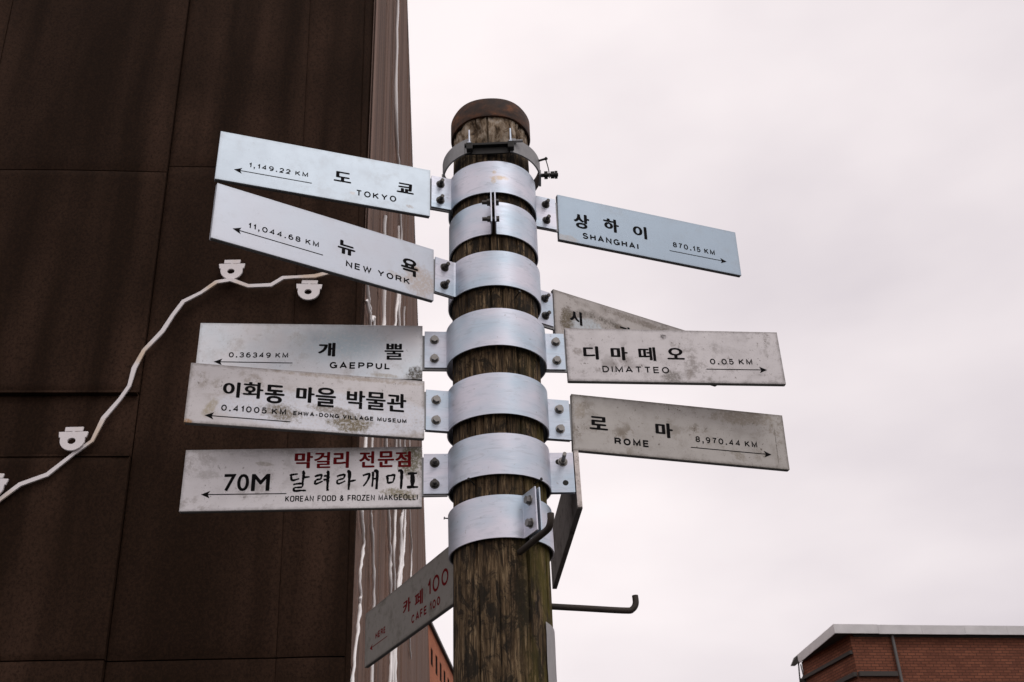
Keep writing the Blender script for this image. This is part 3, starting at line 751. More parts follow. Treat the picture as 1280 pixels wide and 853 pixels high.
tube(bm, [(0.060, -0.118, 0.012), (0.068, -0.118, 0.012)], 0.0075, 6); tube(bm, [(0.068, -0.118, 0.012), (0.086, -0.118, 0.012)], 0.004, 8)
obj("nut", bm, M_GALV, hb)
bm = bmesh.new()
tube(bm, [(0.126, -0.004, -0.014), (0.178, -0.004, -0.014)], 0.0052, 8)
tube(bm, [(0.141, -0.004, -0.014), (0.150, -0.004, -0.014)], 0.0115, 6)
tube(bm, [(0.158, -0.004, -0.014), (0.168, -0.004, -0.014)], 0.0105, 6); tube(bm, [(0.169, -0.004, -0.014), (0.176, -0.004, -0.014)], 0.0115, 6)
obj("bolt", bm, M_BLACK, hb, smooth=30)
bm = bmesh.new()
tube(bm, [(0.124, -0.03, 0.014), (0.146, -0.03, 0.021)], 0.003, 8); tube(bm, [(0.145, -0.03, 0.019), (0.149, -0.03, 0.023)], 0.0045, 8)
tube(bm, smoothpts([(0.146, -0.03, 0.021), (0.149, -0.03, 0.005), (0.1525, -0.03, -0.020), (0.1525, -0.03, -0.044)], 4), 0.0014, 6)
obj("tie_wire", bm, M_BLACK, hb)

# ------------------------------------------------------------------ lettering
def arcp(cx, cy, rx, ry, a0, a1, n=14, e=1.0):
    out = []
    for i in range(n + 1):
        a = radians(a0 + (a1 - a0) * i / n); c_, s_ = cos(a), sin(a)
        out.append((cx + rx * math.copysign(abs(c_) ** e, c_), cy + ry * math.copysign(abs(s_) ** e, s_)))
    return out
def ell(cx, cy, rx, ry, n=24, e=1.0): return arcp(cx, cy, rx, ry, 90, 450, n, e)[:-1] + ['closed']
def glyphs(e=1.0):
    G = {}
    G['O'] = (0.95, [ell(.5, .5, .5, .5, 28, e)]); G['0'] = (0.86, [ell(.5, .5, .5, .5, 28, e)])
    G['1'] = (0.30, [[(0, .74), (.5, .80), (.85, .97), (1, 1), (1, 0)]])
    G['2'] = (0.72, [arcp(.5, .70, .5, .30, 180, -25, 14) + [(0.55, .30), (.08, .10), (0, 0), (1, 0)]])
    G['3'] = (0.74, [arcp(.47, .745, .45, .255, 165, -90, 14), arcp(.47, .26, .53, .26, 90, -165, 14), [(.3, .49), (.5, .49)]])
    G['4'] = (0.80, [[(.74, 0), (.74, 1), (0, .27), (1, .27)]])
    G['5'] = (0.74, [[(.92, 1), (.14, 1), (.05, .50)] + arcp(.47, .32, .53, .32, 140, -160, 16)])
    G['6'] = (0.78, [ell(.5, .31, .5, .31, 22), arcp(.55, .5, .55, .5, 175, 62, 12), [(0, .31), (0, .5)]])
    G['9'] = (0.78, [ell(.5, .69, .5, .31, 22), arcp(.45, .5, .55, .5, -5, -118, 12), [(1, .69), (1, .5)]])
    G['7'] = (0.70, [[(0, 1), (1, 1), (.55, .5), (.36, 0)]])
    G['8'] = (0.78, [ell(.5, .75, .45, .25, 20), ell(.5, .26, .5, .26, 22)])
    G['.'] = (0.14, ['dot']); G[','] = (0.14, ['comma'])
    G['A'] = (0.98, [[(0, 0), (.5, 1), (1, 0)], [(.18, .30), (.82, .30)]])
    G['C'] = (0.92, [arcp(.5, .5, .5, .5, 40, 320, 24, e)])
    G['D'] = (0.86, [[(0, 0), (0, 1), (.45, 1)] + arcp(.45, .5, .55, .5, 80, -80, 14, e) + [(.45, 0), (0, 0)]])
    G['E'] = (0.78, [[(1, 1), (0, 1), (0, 0), (1, 0)], [(0, .52), (.92, .52)]])
    G['F'] = (0.72, [[(1, 1), (0, 1), (0, 0)], [(0, .50), (.9, .50)]])
    G['G'] = (0.96, [arcp(.5, .5, .5, .5, 40, 330, 24, e) + [(1, .45), (.58, .45)], [(1, .45), (1, 0)]])
    G['H'] = (0.84, [[(0, 0), (0, 1)], [(1, 0), (1, 1)], [(0, .52), (1, .52)]])
    G['I'] = (0.0, [[(.5, 0), (.5, 1)]])
    G['K'] = (0.86, [[(0, 0), (0, 1)], [(.95, 1), (0, .36)], [(.33, .58), (1, 0)]])
    G['L'] = (0.70, [[(0, 1), (0, 0), (1, 0)]])
    G['M'] = (1.0, [[(0, 0), (0, 1), (.5, .1), (1, 1), (1, 0)]])
    G['N'] = (0.84, [[(0, 0), (0, 1), (1, 0), (1, 1)]])
    G['P'] = (0.78, [[(0, 0), (0, 1), (.55, 1)] + arcp(.6, .73, .4, .27, 85, -85, 10, e) + [(.55, .46), (0, .46)]])
    G['R'] = (0.84, [[(0, 0), (0, 1), (.55, 1)] + arcp(.6, .745, .38, .255, 85, -85, 10, e) + [(.55, .49), (0, .49)], [(.6, .49), (.9, .30), (1, 0)]])
    G['S'] = (0.84, [arcp(.5, .745, .44, .255, 20, 262, 14) + arcp(.5, .26, .5, .26, 82, -160, 16)])
    G['T'] = (0.84, [[(0, 1), (1, 1)], [(.5, 1), (.5, 0)]])
    G['U'] = (0.82, [[(0, 1), (0, .42)] + arcp(.5, .42, .5, .42, 180, 360, 16, e) + [(1, .42), (1, 1)]])
    G['V'] = (0.92, [[(0, 1), (.5, 0), (1, 1)]])
    G['W'] = (1.25, [[(0, 1), (.25, 0), (.5, .95), (.75, 0), (1, 1)]])
    G['Y'] = (0.94, [[(0, 1), (.5, .44), (.5, 0)], [(1, 1), (.5, .44)]])
    G['Z'] = (0.82, [[(0, 1), (1, 1), (0, 0), (1, 0)]])
    G['&'] = (0.86, [[(1, 0), (.22, .72)] + arcp(.45, .80, .25, .20, 190, -10, 10) + [(.62, .62), (.12, .40)] + arcp(.40, .24, .40, .24, 150, 290, 10) + [(.75, .15), (1, .45)]])
    G['-'] = (0.45, [[(0, .42), (1, .42)]])
    G[' '] = (0.85, [])
    return G
G_RND, G_SQ = glyphs(1.0), glyphs(0.62)

DEPTH = [0]
def stroke(bm, pts, t, closed, y):
    n = len(pts); L = []
    pts = [Vector(p) for p in pts]
    q = [pts[0]]
    for p in pts[1:]:
        if (p - q[-1]).length > 1e-6: q.append(p)
    if closed and (q[0] - q[-1]).length < 1e-6: q.pop()
    pts = q; n = len(pts)
    for i in range(n):
        a = pts[i - 1] if (i or closed) else None; b = pts[(i + 1) % n] if (i < n - 1 or closed) else None
        d0 = (pts[i] - a).normalized() if a is not None else None; d1 = (b - pts[i]).normalized() if b is not None else None
        if d0 is None: d0 = d1
        if d1 is None: d1 = d0
        n0 = Vector((-d0.y, d0.x)); n1 = Vector((-d1.y, d1.x)); m = n0 + n1
        if m.length < 0.2: m = n0
        m.normalize(); k = min(1 / max(m.dot(n0), 0.3), 2.2)
        w = t[i] if isinstance(t, list) else t
        L.append((pts[i] + m * k * w / 2, pts[i] - m * k * w / 2))
    V = [(bm.verts.new((a.x, y, a.y)), bm.verts.new((b.x, y, b.y))) for a, b in L]
    rng = range(n) if closed else range(n - 1)
    for i in rng:
        A, B = V[i], V[(i + 1) % n]
        try: bm.faces.new((A[0], A[1], B[1], B[0]))
        except ValueError: pass

def latin(bm, text, x0, x1, z0, z1, h, y, k=0.165, gap=0.44, G=G_RND):
    h *= 1.06; k *= 1.12; t = k * h
    units = 0.0; cnt = 0
    for i, ch in enumerate(text):
        units += G[ch][0]
        if i < len(text) - 1: units += 0.10 if ch == ' ' or text[i + 1] == ' ' else gap
    nstroke = sum(1 for ch in text if ch != ' ')
    # x = units*u + nstroke*t = total
    u = ((x1 - x0) - nstroke * t) / units
    x = x0; yy = y
    for i, ch in enumerate(text):
        w, st = G[ch]; W = w * u
        zb = z0 + (z1 - z0) * (x - x0) / (x1 - x0)
        yy = y - 0.00002 * (i % 3)
        if st == ['dot'] or st == ['comma']:
            cx = x + (W + t) / 2; r = t * 0.62
            stroke(bm, [(cx, zb), (cx, zb + 2 * r)], 2 * r, False, yy)
            if st == ['comma']: stroke(bm, [(cx + r * .4, zb + 0.2 * r), (cx - r * .5, zb - 2.0 * r)], r * 1.0, False, yy - 0.00001)
        else:
            for j, s in enumerate(st):
                closed = s[-1] == 'closed'; pp = s[:-1] if closed else s
                stroke(bm, [(x + t / 2 + p[0] * W, zb + t / 2 + p[1] * (h - t)) for p in pp], t, closed, yy - 0.000006 * j)
        x += W + (t if ch != ' ' else 0)
        if i < len(text) - 1: x += (0.10 if ch == ' ' or text[i + 1] == ' ' else gap) * u

_cache = {}
def font_mesh(ch):
    if ch in _cache: return _cache[ch]
    cu = bpy.data.curves.new("t", 'FONT'); cu.body = ch; cu.size = 1.0; cu.resolution_u = 4
    o = bpy.data.objects.new("t", cu); COL.objects.link(o)
    me = bpy.data.meshes.new_from_object(o.evaluated_get(bpy.context.evaluated_depsgraph_get()))
    vs = [(v.co.x, v.co.y) for v in me.vertices]; fs = [tuple(p.vertices) for p in me.polygons]
    bpy.data.objects.remove(o); bpy.data.curves.remove(cu); bpy.data.meshes.remove(me)
    _cache[ch] = (vs, fs); return _cache[ch]

def fonted(bm, ch, x0, x1, z0, z1, h, y, bx=0.052, by=0.026):
    """a character of Blender's own font, made heavier by laying shifted copies over one another"""
    vs, fs = font_mesh(ch)
    xa, xb = min(v[0] for v in vs), max(v[0] for v in vs); ya, yb = min(v[1] for v in vs), max(v[1] for v in vs)
    ex, ey = bx * (x1 - x0), by * h
    sx = (x1 - x0 - 2 * ex) / (xb - xa); sy = (h - 2 * ey) / (yb - ya)
    off = [(0, 0)] + [(cos(a), sin(a)) for a in (pi / 4, 3 * pi / 4, -3 * pi / 4, -pi / 4)] + [(1, 0), (-1, 0), (0, 1), (0, -1)]
    for k, (ox, oy) in enumerate(off):
        V = [bm.verts.new((x0 + ex + (a - xa) * sx + ox * ex, y - 0.00001 * k, (z0 + z1) / 2 + ey + (b - ya) * sy + oy * ey)) for a, b in vs]
        for f in fs:
            try: bm.faces.new([V[i] for i in f])
            except ValueError: pass

# brush-written characters: strokes as (points, widths) in a unit box
BR = {
 '달': [([(0.02, .80), (.22, .84), (.42, .86)], .075), ([(.10, .80), (.12, .62), (.20, .55), (.40, .60), (.50, .63)], .075), ([(.64, 1.0), (.70, .92), (.69, .66), (.67, .40)], .10), ([(.68, .68), (.84, .70), (1.0, .71)], .075),
       ([(.22, .34), (.42, .38), (.66, .38), (.68, .30), (.66, .22)], .075), ([(.66, .21), (.46, .20), (.28, .19)], .07), ([(.28, .19), (.26, .08), (.36, .03), (.62, .05), (.86, .04)], .08)],
 '려': [([(0.02, .74), (.24, .80), (.46, .82), (.44, .70), (.42, .60)], .085), ([(.42, .60), (.22, .58), (.08, .54)], .08), ([(.08, .54), (.06, .40), (.14, .36), (.34, .42), (.55, .50)], .085), ([(.78, 1.0), (.88, .92), (.87, .5), (.86, .04)], .12), ([(.60, .76), (.84, .78)], .08), ([(.58, .56), (.84, .58)], .08), ([(.80, .04), (.97, .03)], .08)],
 '라': [([(0.02, .74), (.22, .80), (.42, .82), (.40, .70), (.36, .62)], .075), ([(.36, .62), (.2, .58), (.06, .55)], .07), ([(.06, .55), (.04, .42), (.12, .36), (.30, .42), (.46, .50)], .075), ([(.54, 1.0), (.66, .93), (.66, .5), (.64, .03)], .11), ([(.67, .46), (.84, .50), (1.0, .53)], .075)],
 '개': [([(0.02, .76), (.22, .82), (.44, .84), (.38, .60), (.22, .36), (.06, .20)], .085), ([(.62, .96), (.66, .88), (.66, .55), (.62, .16)], .085), ([(.66, .58), (.88, .60)], .075), ([(.72, 1.0), (.92, .96), (.92, .5), (.90, .03)], .12)],
 '미': [([(.06, .76), (.10, .60), (.12, .34)], .095), ([(.06, .74), (.30, .76), (.52, .78), (.50, .58), (.44, .42)], .085), ([(.12, .36), (.3, .38), (.46, .42)], .08), ([(.74, 1.0), (.96, .98), (.96, .5), (.93, .02)], .115)],
 'I': [([(.08, .95), (.5, .97), (.92, .97)], .13), ([(.50, .95), (.52, .5), (.48, .06)], .20), ([(0.02, .06), (.5, .07), (1.0, .06)], .13)],
}
def brush(bm, ch, x0, x1, z0, z1, h, y):
    rr = random.Random(ord(ch))
    for j, (pts, w) in enumerate(BR[ch]):
        sp = smoothpts([Vector((x0 + p[0] * (x1 - x0), (z0 + z1) / 2 + p[1] * h, 0)) for p in pts], 5)
        n = len(sp); wd = [1.3 * w * h * rr.uniform(0.8, 1.15) * (1.15 - 0.35 * abs(2 * i / (n - 1) - .7)) for i in range(n)]
        stroke(bm, [(p.x, p.y) for p in sp], wd, False, y - 0.00001 * j)

def arrow(bm, tip, tail, y, lw=0.0022, hl=0.0195, hw=0.0088):
    tip, tail = Vector(tip), Vector(tail); d = (tail - tip).normalized(); n = Vector((-d.y, d.x))
    stroke(bm, [tip + d * hl * .6, tail], lw, False, y)
    P = [tip, tip + d * hl + n * hw, tip + d * hl * .78, tip + d * hl - n * hw]
    V = [bm.verts.new((p.x, y - 0.00002, p.y)) for p in P]
    bm.faces.new((V[0], V[1], V[2])); bm.faces.new((V[0], V[2], V[3]))

# ------------------------------------------------------------------ arrow signs
T = 0.012; H = 0.1485
YL = -T / 2 - 0.0003
GS = "arrow signs on the post"
BRN = (0.20, 0.165, 0.105); GRY = (0.25, 0.22, 0.20); PNK = (0.55, 0.50, 0.48); BLU = (0.66, 0.70, 0.76)
def mtx(xr, up, z):
    x = Vector(xr).normalized(); u = Vector(up); u = (u - x * u.dot(x)).normalized(); y = u.cross(x); c = axis(z)
    return Matrix(((x.x, y.x, u.x, c.x), (x.y, y.y, u.y, c.y), (x.z, y.z, u.z, c.z), (0, 0, 0, 1)))
def make_sign(name_, label, M, side, r0, L, mat, lines, arr, inks=None, tongue=True):
    root = empty("arrow_sign", M, label, "sign", GS)
    xa, xb = (-(r0 + L), -r0) if side == 'L' else (r0, r0 + L)
    bm = bmesh.new(); box(bm, xa, xb, -T / 2, T / 2, -H / 2, H / 2, 0.0008)
    pn = obj("panel", bm, mat, root)
    # lower edge strip, painted dark for the shaded underside
    bm = bmesh.new(); box(bm, xa + 0.003, xb - 0.003, -T / 2 + 0.002, T / 2 - 0.002, -H / 2 - 0.0012, -H / 2 + 0.001)
    obj("edge_strip", bm, M_EDGE, root)
    if tongue:
        bm = bmesh.new(); e0, e1 = (-r0 - 0.012 if side == 'L' else 0.119), (-0.119 if side == 'L' else r0 + 0.012)
        box(bm, e0, e1, -0.003, 0.003, -0.048, 0.048, 0.0004); obj("tongue", bm, M_GALV, root)
    for kind, ink, chars in lines:
        bm = bmesh.new()
        for (txt, x0, x1, z0, z1, h, *opt) in chars:
            if kind == 'han': fonted(bm, txt, x0, x1, z0, z1, h, YL, *opt)
            elif kind == 'brush': brush(bm, txt, x0, x1, z0, z1, h, YL)
            elif kind == 'sq': latin(bm, txt, x0, x1, z0, z1, h, YL, 0.15, 0.20, G_SQ)
            elif kind == 'bold': fonted(bm, txt, x0, x1, z0, z1, h, YL, *opt)
            else: latin(bm, txt, x0, x1, z0, z1, h, YL, *opt)
        obj("lettering", bm, ink, pn)
    if arr:
        bm = bmesh.new(); arrow(bm, arr[0], arr[1], YL); obj("arrow", bm, inks or M_INK, pn)
    return root

K = M_INK; RD_ = M_RED
m = sign_mat("pale_blue_sign", (0.48, 0.555, 0.625), dirt_amt=0.10, speck=0.12, seed=1.0, metal=0.45, rough=0.4,
             blobs=[(-0.225, -0.055, 0.012, 0.006, (0.30, 0.25, 0.22), 0.6, 120, 0.5, 0.5, 0.2), (-0.372, -0.045, 0.009, 0.006, (0.55, 0.42, 0.33), 0.35, 90, 0.6, 0.6, 0)])
make_sign("tokyo", "clean pale arrow sign reading TOKYO, uppermost on the left of the post", mtx((0.9391, 0.3436, 0.004), (0.0074, -0.0318, 0.9995), 3.4464), 'L', 0.171, 0.537, m, [
  ('lat', K, [('1,149.22 KM', -0.6315, -0.4862, -0.0218, -0.0204, 0.0138)]), ('han', K, [('도', -0.4217, -0.3773, -0.0160, -0.0161, 0.0319), ('쿄', -0.2593, -0.2146, -0.0159, -0.0158, 0.0317)]),
  ('lat', K, [('TOKYO', -0.3641, -0.2601, -0.0505, -0.0490, 0.0176, 0.165, 0.40)])], ((-0.6659, -0.0367), (-0.4756, -0.0367)))
m = sign_mat("pale_lilac_sign", (0.50, 0.55, 0.62), tint=(0.55, 0.575, 0.64), dirt_amt=0.08, speck=0.1, seed=2.0, metal=0.45, rough=0.4,
             blobs=[(-0.212, -0.030, 0.055, 0.050, (0.42, 0.35, 0.30), 0.75, 45, 0.7, 0.6, 0.3), (-0.275, -0.035, 0.03, 0.010, (0.40, 0.34, 0.28), 0.5, 100, 0.9, 0.5, 0.3), (-0.225, 0.0, 0.010, 0.008, (0.28, 0.20, 0.14), 0.8, 140, 0.8, 0.4, 0)])
make_sign("newyork", "arrow sign reading NEW YORK, swung towards the viewer below the TOKYO sign", mtx((0.8411, 0.5406, 0.0146), (0.0045, -0.034, 0.9994), 3.1694), 'L', 0.176, 0.547, m, [
  ('lat', K, [('11,044.68 KM', -0.6437, -0.4751, -0.0214, -0.0186, 0.0138)]), ('han', K, [('뉴', -0.4284, -0.3842, -0.0157, -0.0165, 0.0376), ('욕', -0.2645, -0.2193, -0.0223, -0.0233, 0.0480)]),
  ('lat', K, [('NEW YORK', -0.4062, -0.2402, -0.0491, -0.0484, 0.0161, 0.18, 0.40)])], ((-0.6779, -0.0350), (-0.4636, -0.0361)))
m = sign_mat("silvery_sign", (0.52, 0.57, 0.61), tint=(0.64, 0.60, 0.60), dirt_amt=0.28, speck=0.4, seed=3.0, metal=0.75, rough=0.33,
             blobs=[(-0.36, 0.02, 0.15, 0.06, (0.40, 0.49, 0.54), 0.8, 8, 0.15, 1.0, 0.0), (-0.195, -0.062, 0.022, 0.024, (0.06, 0.05, 0.035), 0.9, 60, 0.9, 0.5, 0), (-0.27, -0.064, 0.04, 0.006, (0.30, 0.25, 0.18), 0.6, 60, 1.0, 0.6, 0.1)])  # the wide bluish blob paints in the panel's reflected gradient
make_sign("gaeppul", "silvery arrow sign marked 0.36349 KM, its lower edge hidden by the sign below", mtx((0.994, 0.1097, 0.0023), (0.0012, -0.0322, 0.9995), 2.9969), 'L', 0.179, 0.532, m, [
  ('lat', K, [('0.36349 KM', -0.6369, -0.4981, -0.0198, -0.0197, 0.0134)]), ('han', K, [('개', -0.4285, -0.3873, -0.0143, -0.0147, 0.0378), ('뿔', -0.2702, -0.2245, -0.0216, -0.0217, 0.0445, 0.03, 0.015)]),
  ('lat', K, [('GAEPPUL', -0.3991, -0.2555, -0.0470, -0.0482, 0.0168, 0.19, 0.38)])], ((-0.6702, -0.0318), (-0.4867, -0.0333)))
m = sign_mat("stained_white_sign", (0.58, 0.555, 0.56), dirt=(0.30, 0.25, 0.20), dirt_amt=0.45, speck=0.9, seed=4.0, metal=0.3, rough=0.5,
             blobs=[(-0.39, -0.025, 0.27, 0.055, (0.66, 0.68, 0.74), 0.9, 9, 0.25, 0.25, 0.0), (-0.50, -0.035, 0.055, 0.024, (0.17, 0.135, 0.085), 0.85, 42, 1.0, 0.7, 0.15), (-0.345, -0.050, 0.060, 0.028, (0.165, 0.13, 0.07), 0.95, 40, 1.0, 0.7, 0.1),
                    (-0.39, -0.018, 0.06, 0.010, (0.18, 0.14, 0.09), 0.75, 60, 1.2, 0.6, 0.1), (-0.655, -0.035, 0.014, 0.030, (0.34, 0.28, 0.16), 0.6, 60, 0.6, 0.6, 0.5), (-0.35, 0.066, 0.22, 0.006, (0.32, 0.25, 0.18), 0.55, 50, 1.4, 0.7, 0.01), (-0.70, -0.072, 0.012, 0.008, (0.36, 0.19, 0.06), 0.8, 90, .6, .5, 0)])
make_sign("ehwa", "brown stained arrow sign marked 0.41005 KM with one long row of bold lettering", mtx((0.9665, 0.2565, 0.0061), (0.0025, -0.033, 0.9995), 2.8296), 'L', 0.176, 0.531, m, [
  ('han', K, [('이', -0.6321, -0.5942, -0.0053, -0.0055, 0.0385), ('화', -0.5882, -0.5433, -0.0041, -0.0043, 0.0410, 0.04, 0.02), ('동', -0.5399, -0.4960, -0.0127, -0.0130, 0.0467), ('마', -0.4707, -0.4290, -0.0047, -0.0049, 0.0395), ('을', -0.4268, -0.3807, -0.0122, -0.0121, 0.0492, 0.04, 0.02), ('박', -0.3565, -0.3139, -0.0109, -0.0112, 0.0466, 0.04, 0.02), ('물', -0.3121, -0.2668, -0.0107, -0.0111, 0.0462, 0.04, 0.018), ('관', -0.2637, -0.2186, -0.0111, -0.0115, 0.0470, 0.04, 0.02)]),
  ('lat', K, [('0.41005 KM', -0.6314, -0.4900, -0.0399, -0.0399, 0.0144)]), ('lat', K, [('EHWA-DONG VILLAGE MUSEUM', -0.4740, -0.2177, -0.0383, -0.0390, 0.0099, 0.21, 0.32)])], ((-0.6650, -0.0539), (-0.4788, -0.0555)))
m = sign_mat("scuffed_white_sign", (0.61, 0.59, 0.60), dirt=(0.28, 0.25, 0.23), dirt_amt=0.4, speck=0.6, seed=5.0, metal=0.4, rough=0.42,
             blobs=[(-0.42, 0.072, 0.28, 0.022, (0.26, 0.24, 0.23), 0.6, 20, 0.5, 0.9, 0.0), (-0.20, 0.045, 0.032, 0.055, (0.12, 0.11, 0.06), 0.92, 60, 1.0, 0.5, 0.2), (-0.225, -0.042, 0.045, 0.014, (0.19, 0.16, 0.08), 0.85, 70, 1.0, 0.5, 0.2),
                    (-0.535, 0.037, 0.024, 0.0055, (0.34, 0.31, 0.27), 0.7, 60, 0.5, 0.4, 0.1), (-0.655, 0.012, 0.030, 0.012, (0.40, 0.38, 0.37), 0.6, 60, 0.9, 0.6, 0.0)])
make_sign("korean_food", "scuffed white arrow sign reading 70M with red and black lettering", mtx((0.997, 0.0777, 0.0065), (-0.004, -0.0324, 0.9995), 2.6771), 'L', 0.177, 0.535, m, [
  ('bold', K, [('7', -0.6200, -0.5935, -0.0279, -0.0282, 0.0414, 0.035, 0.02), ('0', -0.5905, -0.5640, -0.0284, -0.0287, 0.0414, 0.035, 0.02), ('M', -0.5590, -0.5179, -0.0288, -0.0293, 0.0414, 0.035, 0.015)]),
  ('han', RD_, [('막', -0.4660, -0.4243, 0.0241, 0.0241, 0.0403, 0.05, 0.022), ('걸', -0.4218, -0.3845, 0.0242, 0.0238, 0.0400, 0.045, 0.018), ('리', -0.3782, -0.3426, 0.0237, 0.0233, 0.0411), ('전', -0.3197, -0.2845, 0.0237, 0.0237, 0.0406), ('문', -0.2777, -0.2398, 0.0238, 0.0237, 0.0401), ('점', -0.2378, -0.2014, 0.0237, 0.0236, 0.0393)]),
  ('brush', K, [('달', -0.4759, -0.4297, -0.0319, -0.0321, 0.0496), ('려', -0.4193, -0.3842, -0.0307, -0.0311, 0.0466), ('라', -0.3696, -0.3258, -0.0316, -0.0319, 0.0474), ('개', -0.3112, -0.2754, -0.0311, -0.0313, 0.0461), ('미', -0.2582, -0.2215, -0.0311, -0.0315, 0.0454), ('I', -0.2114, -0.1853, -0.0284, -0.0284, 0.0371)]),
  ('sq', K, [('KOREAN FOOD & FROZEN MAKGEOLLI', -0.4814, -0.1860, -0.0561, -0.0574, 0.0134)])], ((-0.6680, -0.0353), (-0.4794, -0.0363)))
m = sign_mat("steel_blue_sign", (0.33, 0.41, 0.49), dirt_amt=0.08, speck=0.1, seed=6.0, metal=0.5, rough=0.42,
             blobs=[(0.20, -0.066, 0.05, 0.012, (0.36, 0.30, 0.25), 0.5, 50, 0.8, 0.6, 0.0)])
make_sign("shanghai", "steel blue arrow sign reading SHANGHAI, uppermost on the right of the post", mtx((0.9328, 0.3603, -0.0107), (0.0216, -0.0264, 0.9994), 3.4499), 'R', 0.185, 0.550, m, [
  ('han', K, [('상', 0.2297, 0.2758, -0.0246, -0.0241, 0.0486), ('하', 0.3178, 0.3641, -0.0155, -0.0147, 0.0441), ('이', 0.4062, 0.4485, -0.0172, -0.0163, 0.0418)]),
  ('lat', K, [('SHANGHAI', 0.2533, 0.4190, -0.0563, -0.0563, 0.0187, 0.19, 0.38)]), ('lat', K, [('870.15 KM', 0.5266, 0.6578, -0.0233, -0.0229, 0.0163)])], ((0.6928, -0.0370), (0.5140, -0.0381)))
m = sign_mat("mouldy_grey_sign", (0.43, 0.40, 0.38), dirt=(0.17, 0.14, 0.12), dirt_amt=0.5, speck=0.6, seed=7.0, metal=0.35, rough=0.5,
             blobs=[(0.33, -0.035, 0.145, 0.078, (0.09, 0.075, 0.055), 0.9, 30, 0.35, 0.35, 0.12), (0.335, -0.040, 0.138, 0.066, (0.42, 0.39, 0.37), 0.95, 30, 0.3, 0.3, 0.12), (0.215, -0.010, 0.026, 0.046, (0.13, 0.105, 0.07), 0.95, 60, 0.8, 0.5, 0.0),
                    (0.285, -0.020, 0.060, 0.038, (0.47, 0.51, 0.54), 0.95, 40, 0.5, 0.35, 0.0), (0.385, 0.012, 0.018, 0.016, (0.18, 0.15, 0.12), 0.6, 90, 1.0, 0.4, 0.5), (0.45, 0.055, 0.13, 0.012, (0.14, 0.11, 0.08), 0.6, 60, 1.1, 0.5, 0.05)])
make_sign("chicago", "mould ringed grey arrow sign mostly hidden behind the 0.05 KM sign", mtx((0.8447, 0.5353, 0.0025), (0.0146, -0.0276, 0.9995), 3.1625), 'R', 0.175, 0.535, m, [
  ('han', K, [('시', 0.2220, 0.2616, -0.0136, -0.0144, 0.0413), ('카', 0.3822, 0.4239, -0.0160, -0.0168, 0.0423)])], None)
m = sign_mat("grimy_warm_grey_sign", (0.50, 0.475, 0.48), dirt=(0.19, 0.165, 0.15), dirt_amt=0.5, speck=0.85, seed=8.0, metal=0.4, rough=0.46,
             blobs=[(0.43, -0.060, 0.032, 0.022, (0.14, 0.125, 0.11), 0.75, 60, 1.0, 0.6, 0.0), (0.20, 0.008, 0.014, 0.012, (0.2, 0.17, 0.15), 0.6, 100, 0.9, 0.5, 0), (0.475, -0.05, 0.008, 0.022, (0.22, 0.19, 0.17), 0.6, 80, 0.9, 0.6, 0.2), (0.42, 0.055, 0.008, 0.007, (0.06, 0.05, 0.05), 0.8, 150, 1.3, 0.3, 0.4)])
make_sign("dimatteo", "grimy warm grey arrow sign marked 0.05 KM, right of the post", mtx((0.9926, 0.1214, 0.0014), (0.0025, -0.0321, 0.9995), 2.9975), 'R', 0.172, 0.543, m, [
  ('han', K, [('디', 0.2141, 0.2523, -0.0136, -0.0146, 0.0375), ('마', 0.2825, 0.3251, -0.0144, -0.0150, 0.0376), ('떼', 0.3520, 0.3954, -0.0148, -0.0154, 0.0388, 0.035, 0.02), ('오', 0.4237, 0.4677, -0.0095, -0.0104, 0.0331)]),
  ('lat', K, [('DIMATTEO', 0.2584, 0.4242, -0.0490, -0.0495, 0.0169, 0.16, 0.40)]), ('lat', K, [('0.05 KM', 0.5303, 0.6380, -0.0220, -0.0212, 0.0153)])], ((0.6730, -0.0352), (0.5186, -0.0355)))
m = sign_mat("speckled_brown_grey_sign", (0.36, 0.34, 0.32), dirt=(0.16, 0.125, 0.085), dirt_amt=0.55, speck=0.9, seed=9.0, metal=0.4, rough=0.46,
             blobs=[(0.62, 0.055, 0.10, 0.022, (0.18, 0.14, 0.09), 0.55, 45, 1.0, 0.6, -0.05), (0.20, 0.03, 0.015, 0.025, (0.22, 0.18, 0.13), 0.5, 70, 1.0, 0.6, 0), (0.60, -0.048, 0.02, 0.014, (0.20, 0.17, 0.13), 0.55, 80, 1.0, 0.5, 0.6), (0.702, -0.015, 0.0011, 0.060, (0.07, 0.06, 0.05), 0.8, 60, 0.2, 0.4, 0.0)])
make_sign("rome", "speckled brownish grey arrow sign reading ROME, lowest on the right", mtx((0.9707, 0.2385, -0.0291), (0.036, -0.0247, 0.999), 2.8314), 'R', 0.180, 0.549, m, [
  ('han', K, [('로', 0.2229, 0.2688, -0.0159, -0.0151, 0.0355), ('마', 0.3890, 0.4334, -0.0200, -0.0197, 0.0395)]),
  ('lat', K, [('ROME', 0.2834, 0.3705, -0.0498, -0.0495, 0.0172, 0.21, 0.40)]), ('lat', K, [('8,970.44 KM', 0.4901, 0.6506, -0.0232, -0.0231, 0.0152)])], ((0.6857, -0.0381), (0.4763, -0.0387)))
m = sign_mat("dull_olive_grey_sign", (0.25, 0.235, 0.215), dirt=(0.10, 0.09, 0.07), dirt_amt=0.45, speck=0.5, seed=10.0, metal=0.4, rough=0.5)
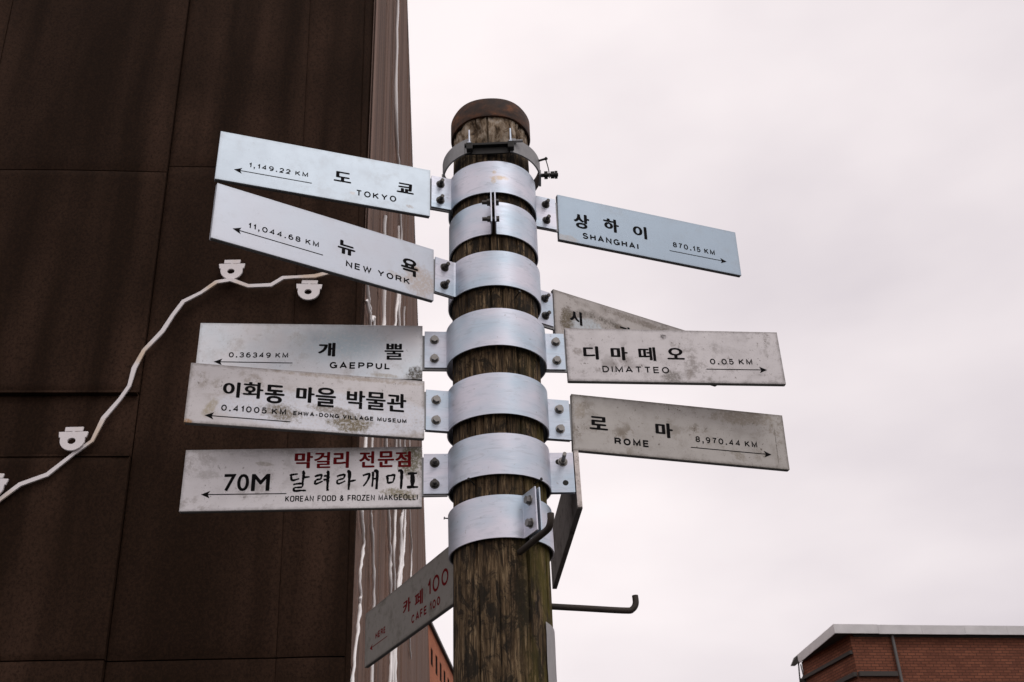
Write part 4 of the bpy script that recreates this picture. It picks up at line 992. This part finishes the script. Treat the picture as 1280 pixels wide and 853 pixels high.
make_sign("cafe", "dull grey arrow sign with red HERE lettering, pointing away behind the post", mtx((0.4976, -0.8673, 0.014), (-0.014, 0.0081, 0.9999), 2.5284), 'L', 0.165, 0.617, m, [
  ('han', RD_, [('카', -0.5238, -0.4754, -0.0127, -0.0132, 0.0379), ('페', -0.4506, -0.4020, -0.0176, -0.0187, 0.0384, 0.035, 0.02)]),
  ('lat', RD_, [('100', -0.3741, -0.2551, -0.0133, -0.0179, 0.0395, 0.155, 0.3)]), ('lat', RD_, [('CAFE 100', -0.4715, -0.3032, -0.0509, -0.0535, 0.0207, 0.19, 0.34)]), ('lat', RD_, [('HERE', -0.7066, -0.6377, -0.0196, -0.0212, 0.0167, 0.20, 0.40)])], ((-0.7449, -0.0341), (-0.6262, -0.0346)), M_RED)
# the sign that runs straight back from the right ear of the sixth clamp
m = sign_mat("dark_weathered_sign", (0.17, 0.155, 0.145), dirt=(0.06, 0.05, 0.045), dirt_amt=0.6, speck=0.7, seed=12.0, metal=0.3, rough=0.6)
ce = axis(2.682); pa = radians(4.6); end = Vector((cos(pa), sin(pa), 0)) * 0.180
az = radians(-5.6); dx = -Vector((sin(az), cos(az), 0))
root = empty("arrow_sign", Matrix.Translation(ce + end - Vector((0, 0, 0.015))), "dark weathered arrow sign seen end-on, running straight back from the post's right side", "sign", GS)
R3 = Matrix(((dx.x, -dx.y, 0, 0), (dx.y, dx.x, 0, 0), (0, 0, 1, 0), (0, 0, 0, 1)))
bm = bmesh.new(); box(bm, -0.535, 0.004, -T / 2, T / 2, -H / 2, H / 2, 0.0008, R3); obj("panel", bm, m, root)
bm = bmesh.new(); box(bm, 0.0045, 0.0065, -T / 2 + 0.0004, T / 2 - 0.0004, -H / 2 + 0.002, H / 2 - 0.002, 0.0004, R3)
obj("end_strip", bm, sign_mat("lit_corroded_end", (0.62, 0.56, 0.53), dirt=(0.08, 0.05, 0.03), dirt_amt=0.6, speck=1.0, seed=13.0, metal=0.3, rough=0.6), root)  # pale base paints the light on the camera-facing end; specks are corrosion
